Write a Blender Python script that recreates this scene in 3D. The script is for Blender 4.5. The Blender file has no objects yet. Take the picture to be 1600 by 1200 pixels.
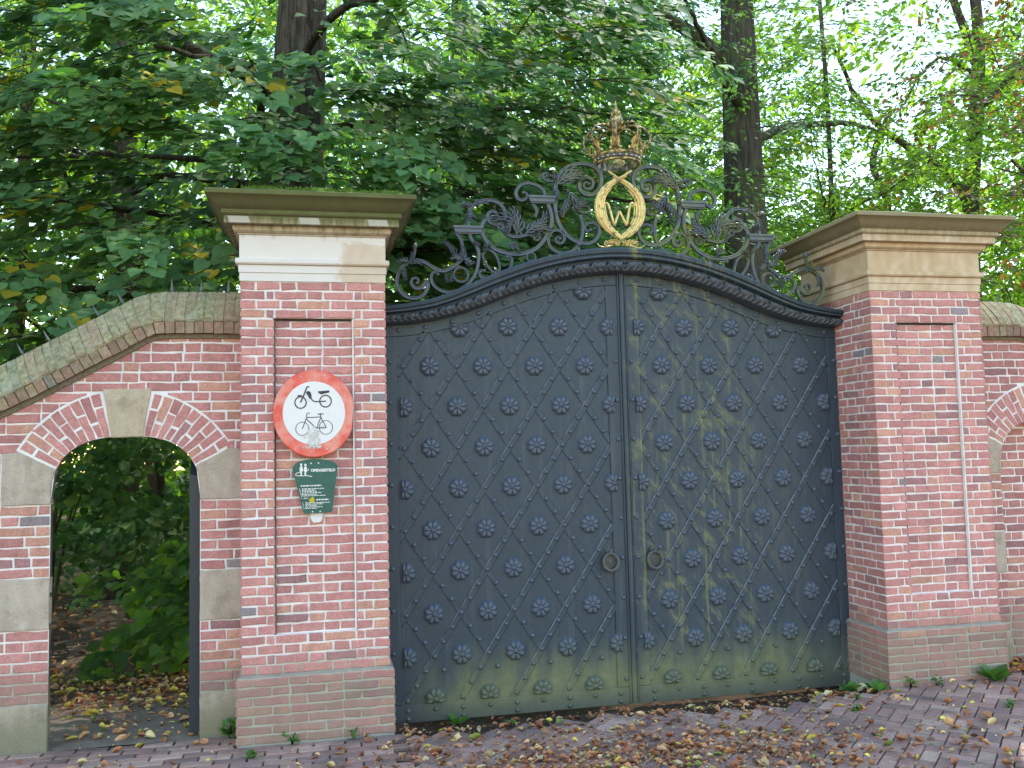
import bpy, math, random
import numpy as np
from mathutils import Vector, Matrix
random.seed(7); rng = np.random.default_rng(11)
S = bpy.context.scene
COL = S.collection
R = math.radians
sin, cos, pi = math.sin, math.cos, math.pi

# ------------------------------------------------------------------ materials
class G:
    """small node-graph helper"""
    def __init__(s, name):
        s.m = bpy.data.materials.new(name); s.m.use_nodes = True
        s.t = s.m.node_tree; s.t.nodes.clear()
        s.out = s.n('ShaderNodeOutputMaterial')
        g = s.n('ShaderNodeNewGeometry'); s.P = g.outputs['Position']; s.N = g.outputs['Normal']
        sx = s.n('ShaderNodeSeparateXYZ'); s.l(s.P, sx.inputs[0]); s.x, s.y, s.z = sx.outputs
    def n(s, t): return s.t.nodes.new(t)
    def l(s, a, b): s.t.links.new(a, b)
    def put(s, sock, v):
        if hasattr(v, 'is_output'): s.l(v, sock)
        elif isinstance(v, (tuple, list)):
            sock.default_value = (*v, 1) if len(v) == 3 and sock.type == 'RGBA' else v
        else: sock.default_value = v
    def noise(s, scale, detail=4, rough=.6, vec=None, dist=0, col=False):
        a = s.n('ShaderNodeTexNoise'); a.inputs['Scale'].default_value = scale
        a.inputs['Detail'].default_value = detail; a.inputs['Roughness'].default_value = rough
        a.inputs['Distortion'].default_value = dist
        s.l(vec if vec is not None else s.P, a.inputs['Vector'])
        return a.outputs['Color' if col else 'Fac']
    def scaled(s, v):
        a = s.n('ShaderNodeVectorMath'); a.operation = 'MULTIPLY'; s.l(s.P, a.inputs[0]); a.inputs[1].default_value = v
        return a.outputs[0]
    def math(s, op, a, b=None, clamp=False):
        m = s.n('ShaderNodeMath'); m.operation = op; m.use_clamp = clamp
        s.put(m.inputs[0], a)
        if b is not None: s.put(m.inputs[1], b)
        return m.outputs[0]
    def ramp(s, f, lo, hi):
        a = s.n('ShaderNodeMapRange'); a.interpolation_type = 'SMOOTHSTEP'
        s.put(a.inputs[0], f); a.inputs[1].default_value = lo; a.inputs[2].default_value = hi
        return a.outputs[0]
    def mix(s, f, a, b, mode='MIX'):
        m = s.n('ShaderNodeMix'); m.data_type = 'RGBA'; m.blend_type = mode
        s.put(m.inputs[0], f); s.put(m.inputs[6], a); s.put(m.inputs[7], b)
        return m.outputs[2]
    def attr(s, name='col'):
        a = s.n('ShaderNodeAttribute'); a.attribute_name = name; return a.outputs['Color']
    def bump(s, h, strength=.3, dist=.01):
        b = s.n('ShaderNodeBump'); b.inputs['Strength'].default_value = strength
        b.inputs['Distance'].default_value = dist; s.l(h, b.inputs['Height']); return b.outputs[0]
    def pbr(s, col, rough=.8, metal=0, normal=None, spec=.5):
        b = s.n('ShaderNodeBsdfPrincipled')
        s.put(b.inputs['Base Color'], col); s.put(b.inputs['Roughness'], rough); s.put(b.inputs['Metallic'], metal)
        s.put(b.inputs['Specular IOR Level'], spec)
        if normal is not None: s.l(normal, b.inputs['Normal'])
        s.l(b.outputs[0], s.out.inputs[0]); return b
    def tint(s, col, f, amt):
        """multiply colour by 1-amt..1+amt following f"""
        k = s.n('ShaderNodeMapRange'); s.put(k.inputs[0], f); k.inputs[1].default_value = .25; k.inputs[2].default_value = .75
        k.inputs[3].default_value = 1-amt; k.inputs[4].default_value = 1+amt
        c = s.n('ShaderNodeCombineColor')
        for i in range(3): s.l(k.outputs[0], c.inputs[i])
        return s.mix(1.0, col, c.outputs[0], 'MULTIPLY')

def m_brick():
    g = G('brick'); c = g.attr()
    c = g.tint(c, g.noise(70, 6, .75), .34); c = g.tint(c, g.noise(12, 4), .16)
    lime = g.math('MULTIPLY', g.ramp(g.noise(5.5, 6, .7), .56, .75), g.ramp(g.noise(38, 4), .40, .62))
    c = g.mix(g.math('MULTIPLY', lime, .6), c, (.68, .60, .56))
    low = g.math('SUBTRACT', 1, g.ramp(g.math('ADD', g.z, g.math('MULTIPLY', g.noise(4), .30)), .42, .72))
    c = g.mix(g.math('MULTIPLY', low, g.math('MULTIPLY', g.ramp(g.noise(6, 5, .7), .22, .56), .66)), c, g.mix(g.noise(14), (.22, .21, .13), (.40, .31, .26)))
    run = g.ramp(g.noise(1, 5, .65, vec=g.scaled((7, 7, .8))), .52, .76); c = g.mix(g.math('MULTIPLY', run, .28), c, (.20, .15, .13))
    g.pbr(c, .9, normal=g.bump(g.noise(75, 8, .8), .9, .010), spec=.25); return g.m
def m_mortar():
    g = G('mortar'); c = g.mix(g.noise(30, 5), (.78, .75, .72), (.92, .90, .88))
    low = g.math('SUBTRACT', 1, g.ramp(g.math('ADD', g.z, g.math('MULTIPLY', g.noise(4), .30)), .56, .80))
    c = g.mix(g.math('MULTIPLY', low, .8), c, g.mix(g.noise(9), (.25, .25, .15), (.42, .40, .32)))
    c = g.mix(g.math('MULTIPLY', g.ramp(g.noise(3.2, 5, .7), .48, .72), .45), c, (.52, .47, .43))
    g.pbr(c, .95, normal=g.bump(g.noise(160, 4), .5, .004), spec=.1); return g.m
def m_sand(name, base, dark, warm):
    g = G(name); c = g.mix(g.ramp(g.noise(2.6, 3, .5, dist=1.5), .35, .65), base, warm)
    w = g.n('ShaderNodeTexWave'); w.inputs['Scale'].default_value = 3.2; w.inputs['Distortion'].default_value = 14
    w.inputs['Detail'].default_value = 3; w.inputs['Detail Scale'].default_value = .7; g.l(g.P, w.inputs['Vector'])
    c = g.mix(g.math('MULTIPLY', w.outputs['Fac'], .22), c, dark)
    c = g.tint(c, g.noise(90, 4), .14); c = g.mix(g.math('MULTIPLY', g.ramp(g.noise(4.5, 6, .75), .48, .68), .55), c, (.29, .23, .17)); c = g.mix(g.math('MULTIPLY', g.ramp(g.noise(60, 3, .6), .64, .70), .5), c, (.24, .19, .14)); c = g.mix(g.math('MULTIPLY', g.ramp(g.noise(3.1, 4, .6), .60, .72), .5), c, (.72, .66, .58))
    low = g.math('SUBTRACT', 1, g.ramp(g.math('ADD', g.z, g.math('MULTIPLY', g.noise(5), .3)), .22, .55))
    c = g.mix(g.math('MULTIPLY', low, .7), c, (.17, .18, .10))
    g.pbr(c, .9, normal=g.bump(g.noise(38, 8, .75), .8, .014), spec=.2); return g.m
def m_cap(name, painted):
    g = G(name)
    sand = g.mix(g.ramp(g.noise(3, 3, .5, dist=2), .35, .65), (.62, .46, .29), (.72, .57, .40))
    w = g.n('ShaderNodeTexWave'); w.inputs['Scale'].default_value = 3.; w.inputs['Distortion'].default_value = 18
    w.inputs['Detail'].default_value = 2; w.inputs['Detail Scale'].default_value = .6; g.l(g.P, w.inputs['Vector'])
    sand = g.mix(g.math('MULTIPLY', w.outputs['Fac'], .25), sand, (.44, .30, .17))
    c = sand
    if painted:
        paint = g.mix(g.noise(7, 4), (.76, .70, .65), (.84, .785, .74))
        patch = g.math('MULTIPLY', g.ramp(g.math('ADD', g.x, g.math('MULTIPLY', g.noise(5, 3), .5)), .90, 1.0),
                       g.ramp(g.math('SUBTRACT', 3.42, g.math('ADD', g.z, g.math('MULTIPLY', g.noise(9, 2), .10))), .0, .02))
        c = g.mix(patch, paint, g.mix(.35, sand, paint))
        c = g.mix(g.ramp(g.z, 3.405, 3.412), c, g.mix(.3, sand, (.5, .45, .36)))
    # soot and algae on the projecting upper mouldings
    run = g.noise(1, 4, .6, vec=g.scaled((26, 26, 2.5)))
    up = g.ramp(g.math('ADD', g.z, g.math('MULTIPLY', run, .20)), 3.49 if painted else 3.55, 3.62 if painted else 3.70)
    grime = g.mix(g.noise(6, 4), (.045, .070, .016) if painted else (.16, .175, .075), (.145, .16, .050) if painted else (.32, .27, .17))
    c = g.mix(g.math('MULTIPLY', up, .92 if painted else .8), c, grime)
    if painted:   # pale wiped patches on the fascia
        pp = g.math('MULTIPLY', g.ramp(g.math('SINE', g.math('MULTIPLY', g.math('ADD', g.x, g.math('MULTIPLY', g.z, .3)), 13.5)), .55, .68),
                    g.math('MULTIPLY', g.ramp(g.z, 3.462, 3.47), g.ramp(g.math('SUBTRACT', 3.516, g.z), 0, .008)))
        c = g.mix(g.math('MULTIPLY', pp, .8), c, (.58, .55, .47))
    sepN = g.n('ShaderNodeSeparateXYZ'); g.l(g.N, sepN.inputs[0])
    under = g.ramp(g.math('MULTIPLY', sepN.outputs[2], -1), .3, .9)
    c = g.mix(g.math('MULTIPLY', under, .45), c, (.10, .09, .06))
    g.pbr(c, .9, normal=g.bump(g.noise(60, 6, .7), .25, .008), spec=.2); return g.m
def m_coping():
    g = G('lichen_brick'); c = g.attr()
    li = g.math('MULTIPLY', g.ramp(g.noise(5, 6, .75, dist=.6), .26, .50), .92)
    lc = g.mix(g.ramp(g.noise(30, 4), .4, .6), (.28, .30, .13), (.50, .49, .28))
    lc = g.mix(g.ramp(g.noise(47, 3), .58, .70), lc, (.50, .49, .40))
    g_a = g.n('ShaderNodeAttribute'); g_a.attribute_name = 'col'
    c2 = g.mix(g.math('MULTIPLY', li, g_a.outputs['Alpha']), g.mix(.25, g.tint(c, g.noise(50, 5), .4), (.20, .19, .12)), g.mix(.14, lc, c))
    g.pbr(c2, .95, normal=g.bump(g.noise(40, 7, .75), .9, .02), spec=.15); return g.m
def m_gate():
    g = G('gate_paint')
    c = g.mix(g.noise(2.2, 4), (.021, .041, .062), (.037, .062, .088))
    c = g.tint(c, g.noise(60, 5), .18)
    st = g.noise(1, 5, .65, vec=g.scaled((22, 22, 1.1)))
    c = g.mix(g.math('MULTIPLY', g.ramp(st, .50, .75), .40), c, (.105, .12, .14)); ed = g.attr(); c = g.mix(g.math('MULTIPLY', g.math('SUBTRACT', 1, ed), g.ramp(g.noise(17, 5, .7), .30, .62)), c, (.26, .29, .31))  # marked strap bevels take a pale colour, a painted streak of light
    sp = g.math('MULTIPLY', g.ramp(g.noise(9, 6, .8), .66, .80), .5); c = g.mix(sp, c, (.20, .20, .19))
    # algae: a green bloom over the foot of both leaves and long streaks on the right one
    foot = g.math('SUBTRACT', 1, g.ramp(g.math('ADD', g.z, g.math('MULTIPLY', g.noise(1, 4, .6, vec=g.scaled((6, 6, 1.1))), .75)), .36, .86))
    side = g.math('MULTIPLY', g.ramp(g.x, 1.05, 1.6), g.math('SUBTRACT', 1, g.math('MULTIPLY', g.ramp(g.x, 4.1, 4.7), .6)))
    foot = g.math('MULTIPLY', foot, side)
    rr = g.math('MULTIPLY', g.ramp(g.x, 2.86, 2.98), g.math('SUBTRACT', 1, g.ramp(g.x, 3.5, 4.6)))
    diag = g.n('ShaderNodeVectorMath'); diag.operation = 'DOT_PRODUCT'; g.l(g.P, diag.inputs[0]); diag.inputs[1].default_value = (1.5, 0, 1)
    dv = g.n('ShaderNodeCombineXYZ'); g.l(diag.outputs['Value'], dv.inputs[0]); g.l(g.math('MULTIPLY', g.z, .7), dv.inputs[1])
    a1 = g.ramp(g.noise(6.5, 6, .72, vec=dv.outputs[0]), .50, .66)
    a2 = g.ramp(g.noise(1, 4, .6, vec=g.scaled((19, 19, .8))), .52, .70)
    alg = g.math('MAXIMUM', g.math('MULTIPLY', g.math('MULTIPLY', g.math('ADD', a1, a2), rr), .62), g.math('MULTIPLY', foot, .80), clamp=True)
    c = g.mix(alg, c, g.mix(g.noise(13, 4), (.105, .125, .045), (.30, .31, .15)))
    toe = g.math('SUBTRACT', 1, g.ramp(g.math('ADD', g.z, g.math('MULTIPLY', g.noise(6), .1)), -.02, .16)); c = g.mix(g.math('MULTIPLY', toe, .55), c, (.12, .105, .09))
    rough = g.math('ADD', .36, g.math('MULTIPLY', g.noise(24, 5), .26))
    g.pbr(c, g.math('ADD', rough, g.math('MULTIPLY', alg, .3), clamp=True), normal=g.bump(g.noise(28, 6, .65), .18, .006), spec=.55); return g.m
def m_iron():
    g = G('painted_iron')
    c = g.mix(g.noise(14, 4), (.055, .072, .096), (.10, .124, .15))
    sepN = g.n('ShaderNodeSeparateXYZ'); g.l(g.N, sepN.inputs[0])
    alg = g.math('MULTIPLY', g.ramp(g.noise(5, 4, .7), .44, .62), g.ramp(g.x, 1.7, 3.0))
    c = g.mix(g.math('MULTIPLY', alg, .75), c, (.15, .17, .06))
    c = g.mix(g.math('MULTIPLY', g.ramp(g.noise(40, 4), .56, .7), .35), c, (.16, .17, .17))
    g.pbr(c, .38, normal=g.bump(g.noise(60, 5), .25, .004), spec=.6); return g.m
def m_frieze():
    g = G('dark_cast_iron'); c = g.mix(g.noise(20, 4), (.035, .045, .058), (.085, .10, .12))
    c = g.mix(g.math('MULTIPLY', g.ramp(g.noise(33, 4), .57, .68), .5), c, (.10, .062, .04))
    g.pbr(c, .42, normal=g.bump(g.noise(70, 5), .25, .004), spec=.6); return g.m
def m_gold(name='gilding', worn=0.35):
    g = G(name); f = g.ramp(g.noise(26, 5, .7), .62-worn*.4, .80-worn*.3)
    c = g.mix(f, g.mix(g.noise(12), (.74, .54, .17), (.86, .70, .32)), (.10, .075, .03))
    b = g.pbr(c, .38, normal=g.bump(g.noise(45, 4), .2, .004)); g.put(b.inputs['Metallic'], g.math('SUBTRACT', .30, g.math('MULTIPLY', f, .25))); return g.m
def m_flat(name, c, rough=.5, n=.08, spec=.5, bump=0.):
    g = G(name); cc = g.tint(c, g.noise(25, 4), n)
    g.pbr(cc, rough, spec=spec, normal=g.bump(g.noise(60, 5), bump, .005) if bump else None); return g.m
def m_signred():
    g = G('sign_red'); c = g.mix(g.ramp(g.noise(7, 4, .6), .38, .72), (.78, .090, .060), (.82, .33, .26))
    c = g.mix(g.math('MULTIPLY', g.ramp(g.noise(24, 4), .62, .72), .4), c, (.75, .55, .5))
    g.pbr(c, .38, spec=.5); return g.m
def m_leaf(name, trans=.42, rough=.6, spec=.12, warm=(1.7, 1.9, .55)):
    g = G(name); c = g.attr(); c = g.tint(c, g.noise(30, 2), .12)
    b = g.n('ShaderNodeBsdfPrincipled'); g.l(c, b.inputs['Base Color']); b.inputs['Roughness'].default_value = rough
    b.inputs['Specular IOR Level'].default_value = spec
    t = g.n('ShaderNodeBsdfTranslucent'); g.l(g.mix(1.0, c, warm, 'MULTIPLY'), t.inputs['Color'])
    mx = g.n('ShaderNodeMixShader'); mx.inputs[0].default_value = trans
    g.l(b.outputs[0], mx.inputs[1]); g.l(t.outputs[0], mx.inputs[2]); g.l(mx.outputs[0], g.out.inputs[0]); return g.m
def m_bark(name, a, b, moss=.3):
    g = G(name); f = g.noise(1, 6, .7, vec=g.scaled((16, 16, 2.2)), dist=.8)
    c = g.mix(g.ramp(f, .35, .65), a, b)
    c = g.mix(g.math('MULTIPLY', g.ramp(g.noise(2.5, 4), .48, .7), moss), c, (.10, .13, .04))
    g.pbr(c, .95, normal=g.bump(f, 1.0, .05), spec=.1); return g.m
def m_soil():
    g = G('soil'); c = g.mix(g.noise(3, 6, .7), (.075, .050, .035), (.16, .11, .075))
    c = g.mix(g.math('MULTIPLY', g.ramp(g.noise(28, 5), .5, .66), .6), c, (.20, .12, .06))
    g.pbr(c, .95, normal=g.bump(g.noise(45, 7, .75), 1., .03), spec=.1); return g.m
def m_path():
    g = G('gravel_path'); c = g.mix(g.noise(70, 5, .8), (.19, .14, .11), (.50, .40, .31)); c = g.tint(c, g.noise(5, 5, .7), .35)
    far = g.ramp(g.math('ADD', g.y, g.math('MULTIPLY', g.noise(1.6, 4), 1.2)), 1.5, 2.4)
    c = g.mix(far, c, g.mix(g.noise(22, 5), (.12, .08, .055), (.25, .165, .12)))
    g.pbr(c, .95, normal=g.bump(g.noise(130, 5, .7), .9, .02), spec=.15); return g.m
def m_paver():
    g = G('paving_brick'); c = g.attr(); c = g.tint(c, g.noise(45, 5), .2)
    c = g.mix(g.math('MULTIPLY', g.ramp(g.noise(2.2, 5, .7), .50, .66), .45), c, (.10, .085, .065))
    c = g.mix(g.math('MULTIPLY', g.ramp(g.noise(6, 4), .60, .72), .4), c, (.10, .115, .05))
    g.pbr(c, .9, normal=g.bump(g.noise(90, 6), .5, .006), spec=.12); return g.m
def m_moss():
    g = G('moss'); c = g.mix(g.noise(40, 4), (.07, .15, .02), (.20, .32, .05))
    g.pbr(c, .95, normal=g.bump(g.noise(120, 4), 1., .02), spec=.1); return g.m

def m_stud():
    g = G('stud_paint'); c = g.mix(g.noise(40, 4), (.054, .075, .112), (.095, .125, .17)); alg = g.math('MULTIPLY', g.math('SUBTRACT', 1, g.ramp(g.math('ADD', g.z, g.math('MULTIPLY', g.noise(5), .3)), .25, .65)), .6)
    c = g.mix(alg, c, (.13, .15, .06)); c = g.mix(g.math('MULTIPLY', g.ramp(g.noise(23, 4), .60, .72), .5), c, (.17, .15, .11))
    g.pbr(c, .40, normal=g.bump(g.noise(70, 5), .25, .004), spec=.55); return g.m
M = dict(stud=m_stud(), brick=m_brick(), mortar=m_mortar(), stone=m_sand('sandstone_block', (.52, .43, .34), (.38, .30, .22), (.58, .50, .41)),
         key=m_sand('keystone_sandstone', (.56, .46, .31), (.40, .29, .15), (.60, .50, .38)),
         capL=m_cap('painted_sandstone', True), capR=m_cap('bare_sandstone', False), coping=m_coping(), gate=m_gate(), iron=m_iron(),
         frieze=m_frieze(), gold=m_gold(), gold_worn=m_gold('worn_gilding', .72), red=m_signred(),
         white=m_flat('sign_white', (.80, .79, .78), .4, .03), black=m_flat('sign_black', (.03, .028, .045), .5),
         grey=m_flat('sign_back_grey', (.35, .35, .36), .5), rust=m_flat('ring_iron', (.085, .085, .08), .5, .3, bump=.3),
         green=m_flat('sign_green', (.018, .105, .082), .4, .22), residue=m_flat('sticker_residue', (.62, .60, .58), .8, .18),
         door=m_flat('door_paint', (.020, .028, .042), .42, .2), spike=m_flat('spike_iron', (.16, .165, .18), .45, .2),
         leaf=m_leaf('leaf'), leaf_far=m_leaf('distant_leaf', .62, .65, .06, (2.6, 2.5, .7)), leaf_back=m_leaf('backlit_leaf', .62, .6, .08, (2.7, 2.6, .7)),
         litter=m_leaf('fallen_leaf', .12, .7, .25, (1.2, 1., .6)),
         bark=m_bark('bark', (.040, .032, .025), (.135, .110, .085)), bark_beech=m_bark('smooth_bark', (.050, .046, .036), (.115, .105, .08), .55),
         soil=m_soil(), path=m_path(), paver=m_paver(), moss=m_moss(),
         weed=m_leaf('weed_leaf', .3, .5, .35))

# ------------------------------------------------------------------ mesh building
class MB:
    def __init__(s): s.v = []; s.f = []; s.c = []; s.mi = []
    def add(s, verts, faces, col=(1, 1, 1, 1), mi=0):
        o = len(s.v); s.v.extend([tuple(p) for p in verts])
        for f in faces: s.f.append([o+i for i in f]); s.c.append(col if len(col) == 4 else (*col, 1)); s.mi.append(mi)
    def box(s, x0, x1, y0, y1, z0, z1, col=(1, 1, 1, 1), mi=0):
        v = [(x, y, z) for z in (z0, z1) for y in (y0, y1) for x in (x0, x1)]
        s.add(v, [(0, 2, 3, 1), (4, 5, 7, 6), (0, 1, 5, 4), (2, 6, 7, 3), (0, 4, 6, 2), (1, 3, 7, 5)], col, mi)
    def build(s, name, mats, parent=None, smooth=False, base=None, link=True):
        me = bpy.data.meshes.new(name)
        b = np.array(parent.location if parent is not None and base is None else (base or (0, 0, 0)))
        me.from_pydata((np.array(s.v, float)-b).tolist(), [], s.f)
        if not isinstance(mats, (list, tuple)): mats = [mats]
        for m in mats: me.materials.append(m)
        if len(mats) > 1: me.polygons.foreach_set('material_index', s.mi)
        if mats[0].name == 'gate_paint' or any(c != (1, 1, 1, 1) for c in s.c):
            at = me.color_attributes.new('col', 'FLOAT_COLOR', 'CORNER')
            n = np.array([len(f) for f in s.f]); at.data.foreach_set('color', np.repeat(np.array(s.c, np.float32), n, 0).ravel())
        if smooth: me.polygons.foreach_set('use_smooth', [True]*len(me.polygons))
        me.update()
        o = bpy.data.objects.new(name, me)
        if parent is not None: o.parent = parent
        elif base: o.location = base
        if link: COL.objects.link(o)
        return o
def autosmooth(o, deg=40):
    me = o.data; me.polygons.foreach_set('use_smooth', [True]*len(me.polygons))
    try: me.set_sharp_from_angle(angle=R(deg))
    except Exception: pass
def tag(o, label, cat, group=None, kind=None):
    if label: o['label'] = label
    if cat: o['category'] = cat
    if group: o['group'] = group
    if kind: o['kind'] = kind
    return o
def thing(name, label, cat, loc=(0, 0, 0), group=None):
    o = bpy.data.objects.new(name, None); o.location = loc; o.empty_display_size = .2; COL.objects.link(o)
    return tag(o, label, cat, group)
def inst(src, parent, loc, rot=None, scale=None):
    c = src.copy(); COL.objects.link(c); c.parent = parent
    c.location = Vector(loc)-Vector(parent.location)
    if rot: c.rotation_euler = rot
    if scale: c.scale = (scale,)*3
    return c
def tube(mb, pts, rad, seg=8, cap=True, col=(1, 1, 1, 1)):
    P = [Vector(p) for p in pts]; n = len(P)
    if not hasattr(rad, '__len__'): rad = [rad]*n
    t0 = (P[1]-P[0]).normalized(); a = Vector((0, 0, 1)) if abs(t0.z) < .9 else Vector((1, 0, 0))
    u = t0.cross(a).normalized(); vs = []
    for i in range(n):
        t = (P[min(i+1, n-1)]-P[max(i-1, 0)]).normalized()
        u = (u-t*u.dot(t)).normalized(); w = t.cross(u)
        for k in range(seg):
            an = 2*pi*k/seg; vs.append(P[i]+(u*cos(an)+w*sin(an))*rad[i])
    fs = [(i*seg+k, i*seg+(k+1) % seg, (i+1)*seg+(k+1) % seg, (i+1)*seg+k) for i in range(n-1) for k in range(seg)]
    if cap: fs += [tuple(range(seg))[::-1], tuple((n-1)*seg+k for k in range(seg))]
    mb.add(vs, fs, col)
def catmull(pts, per=5, closed=False):
    P = [np.array(p, float) for p in pts]; out = []; n = len(P)
    for i in range(n-1 if not closed else n):
        p0 = P[i-1] if i > 0 or closed else 2*P[0]-P[1]
        p1 = P[i]; p2 = P[(i+1) % n]
        p3 = P[(i+2) % n] if (i+2 < n or closed) else 2*P[-1]-P[-2]
        for k in range(per):
            t = k/per; out.append(.5*((2*p1)+(p2-p0)*t+(2*p0-5*p1+4*p2-p3)*t*t+(3*p1-p0-3*p2+p3)*t**3))
    if not closed: out.append(P[-1])
    return out
def flatbar(mb, pts, w, y, d, seg_taper=None, closed=False):
    """wrought bar following (x,z) points: two-beaded section w wide in plane and d deep"""
    n = len(pts); vs = []
    prof = [(-.5, .25), (-.42, .5), (-.22, .5), (-.06, .36), (.06, .36), (.22, .5), (.42, .5), (.5, .25), (.5, -.4), (-.5, -.4)]
    k = len(prof)
    for i in range(n):
        a = pts[i-1] if (i > 0 or closed) else pts[0]; b = pts[(i+1) % n] if (i < n-1 or closed) else pts[-1]
        t = np.array(b)-np.array(a); t /= max(1e-9, np.linalg.norm(t)); nx, nz = -t[1], t[0]
        s = seg_taper(i/(n-1)) if seg_taper else 1
        for (p, q) in prof: vs.append((pts[i][0]+nx*p*w*s, y-q*d*(.5+.5*s), pts[i][1]+nz*p*w*s))
    m = n if closed else n-1
    fs = [(i*k+j, i*k+(j+1) % k, ((i+1) % n)*k+(j+1) % k, ((i+1) % n)*k+j) for i in range(m) for j in range(k)]
    if not closed: fs += [tuple(range(k)), tuple((n-1)*k+j for j in range(k))[::-1]]
    mb.add(vs, fs)
def lathe(mb, prof, c, seg=24):
    vs = [(c[0]+r*cos(2*pi*k/seg), c[1]+r*sin(2*pi*k/seg), c[2]+z) for r, z in prof for k in range(seg)]
    n = len(prof)
    mb.add(vs, [(i*seg+k, i*seg+(k+1) % seg, (i+1)*seg+(k+1) % seg, (i+1)*seg+k) for i in range(n-1) for k in range(seg)])
def ball(mb, c, r, seg=8, sq=(1, 1, 1), col=(1, 1, 1, 1)):
    n = seg//2; vs = []
    for i in range(n+1):
        for k in range(seg):
            a = pi*i/n; b = 2*pi*k/seg
            vs.append((c[0]+r*sq[0]*sin(a)*cos(b), c[1]+r*sq[1]*sin(a)*sin(b), c[2]+r*sq[2]*cos(a)))
    mb.add(vs, [(i*seg+k, (i+1)*seg+k, (i+1)*seg+(k+1) % seg, i*seg+(k+1) % seg) for i in range(n) for k in range(seg)], col)

# ------------------------------------------------------------------ brickwork
def brick_col(dark=1.0):
    r = random.random()
    if r < .55: c = np.array((.64, .265, .235))
    elif r < .78: c = np.array((.57, .225, .205))
    elif r < .90: c = np.array((.67, .32, .225))
    elif r < .988: c = np.array((.42, .19, .19))
    else: c = np.array((.30, .25, .26))
    c = (c*.88+np.array((.70, .56, .54))*.12)*random.uniform(.90, 1.14)*dark
    return (*np.clip(c, 0, .8), 1)
def brick(mb, P, q, h=.0, col=None, back=-.009, flush=(0, 0)):
    """one rough-edged brick; q: 4 corners (u,v) counter-clockwise; P maps (u,v,n)"""
    q = [np.array(c, float) for c in q]; cen = sum(q)/4; out = []; inn = []
    L = np.linalg.norm(q[1]-q[0]); Hh = np.linalg.norm(q[2]-q[1])
    cnt = [max(1, int(L/.055)), max(1, int(Hh/.055)), max(1, int(L/.055)), max(1, int(Hh/.055))]
    for e in range(4):
        a, b = q[e], q[(e+1) % 4]
        for k in range(cnt[e]):
            p = a+(b-a)*(k/cnt[e])
            d = cen-p; jit = np.array((random.uniform(-.0040, .0040), random.uniform(-.0036, .0036)))
            fl = (flush[0] and e in (0, 3) and abs(p[0]-q[0][0]) < 1e-6) or (flush[1] and abs(p[0]-q[1][0]) < 1e-6)
            if fl: jit[0] = 0
            out.append(p+jit)
            dd = np.array((math.copysign(.0045, d[0]) if abs(d[0]) > .006 else 0, math.copysign(.0045, d[1]) if abs(d[1]) > .006 else 0))
            if k and e in (0, 2): dd[0] = 0
            if k and e in (1, 3): dd[1] = 0
            if fl: dd[0] = 0
            inn.append(p+jit+dd)
    n = len(out); hh = h+random.uniform(-.0018, .0018)
    vs = [P(p[0], p[1], back) for p in out]+[P(p[0], p[1], hh-.003-random.random()*.0015) for p in out]+[P(p[0], p[1], hh+random.uniform(-.001, .001)) for p in inn]
    fs = []
    for i in range(n):
        j = (i+1) % n
        fs.append((i, j, n+j, n+i)); fs.append((n+i, n+j, 2*n+j, 2*n+i))
    fs.append(tuple(range(2*n, 3*n)))
    mb.add(vs, fs, col or brick_col(), 0)
MJ = .0128
ROWA = [.10, .158, .10, .212, .10, .158, .100]
ROWB = [.162, .048, .212, .10, .212, .048, .162]
def row_widths(L, pat):
    w = [x*random.uniform(.96, 1.04) for x in pat]; k = (L-MJ*(len(w)-1))/sum(w)
    return [x*k for x in w]
def lay_row(mb, P, u0, u1, v0, v1, pat=None, phase=0, flush=(0, 0), dark=1.0, h=0):
    L = u1-u0
    if L < .02: return
    if pat: ws = row_widths(L, pat)
    else:
        seq = [.212, .100] if phase % 2 == 0 else [.100, .212]
        ws = []; x = 0; i = 0
        first = random.choice([.05, .1, .155]) if phase % 2 else random.choice([.212, .16])
        while x < L-.001:
            w = first if i == 0 else seq[i % 2]*random.uniform(.94, 1.05)
            if L-(x+w+MJ) < .035: w = L-x
            ws.append(w); x += w+MJ; i += 1
    x = u0; n = len(ws)
    for i, w in enumerate(ws):
        tl = random.uniform(-.002, .002)
        brick(mb, P, [(x, v0+MJ/2+tl), (x+w, v0+MJ/2-tl), (x+w, v1-MJ/2-tl), (x, v1-MJ/2+tl)], h=h,
              col=brick_col(dark), flush=(flush[0] and i == 0, flush[1] and i == n-1))
        x += w+MJ
def quad_sheet(mb, P, u0, u1, v0, v1, n=-.007, mi=1): mb.add([P(u0, v0, n), P(u1, v0, n), P(u1, v1, n), P(u0, v1, n)], [(0, 1, 2, 3)], mi=mi)
BM = [M['brick'], M['mortar']]

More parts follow.
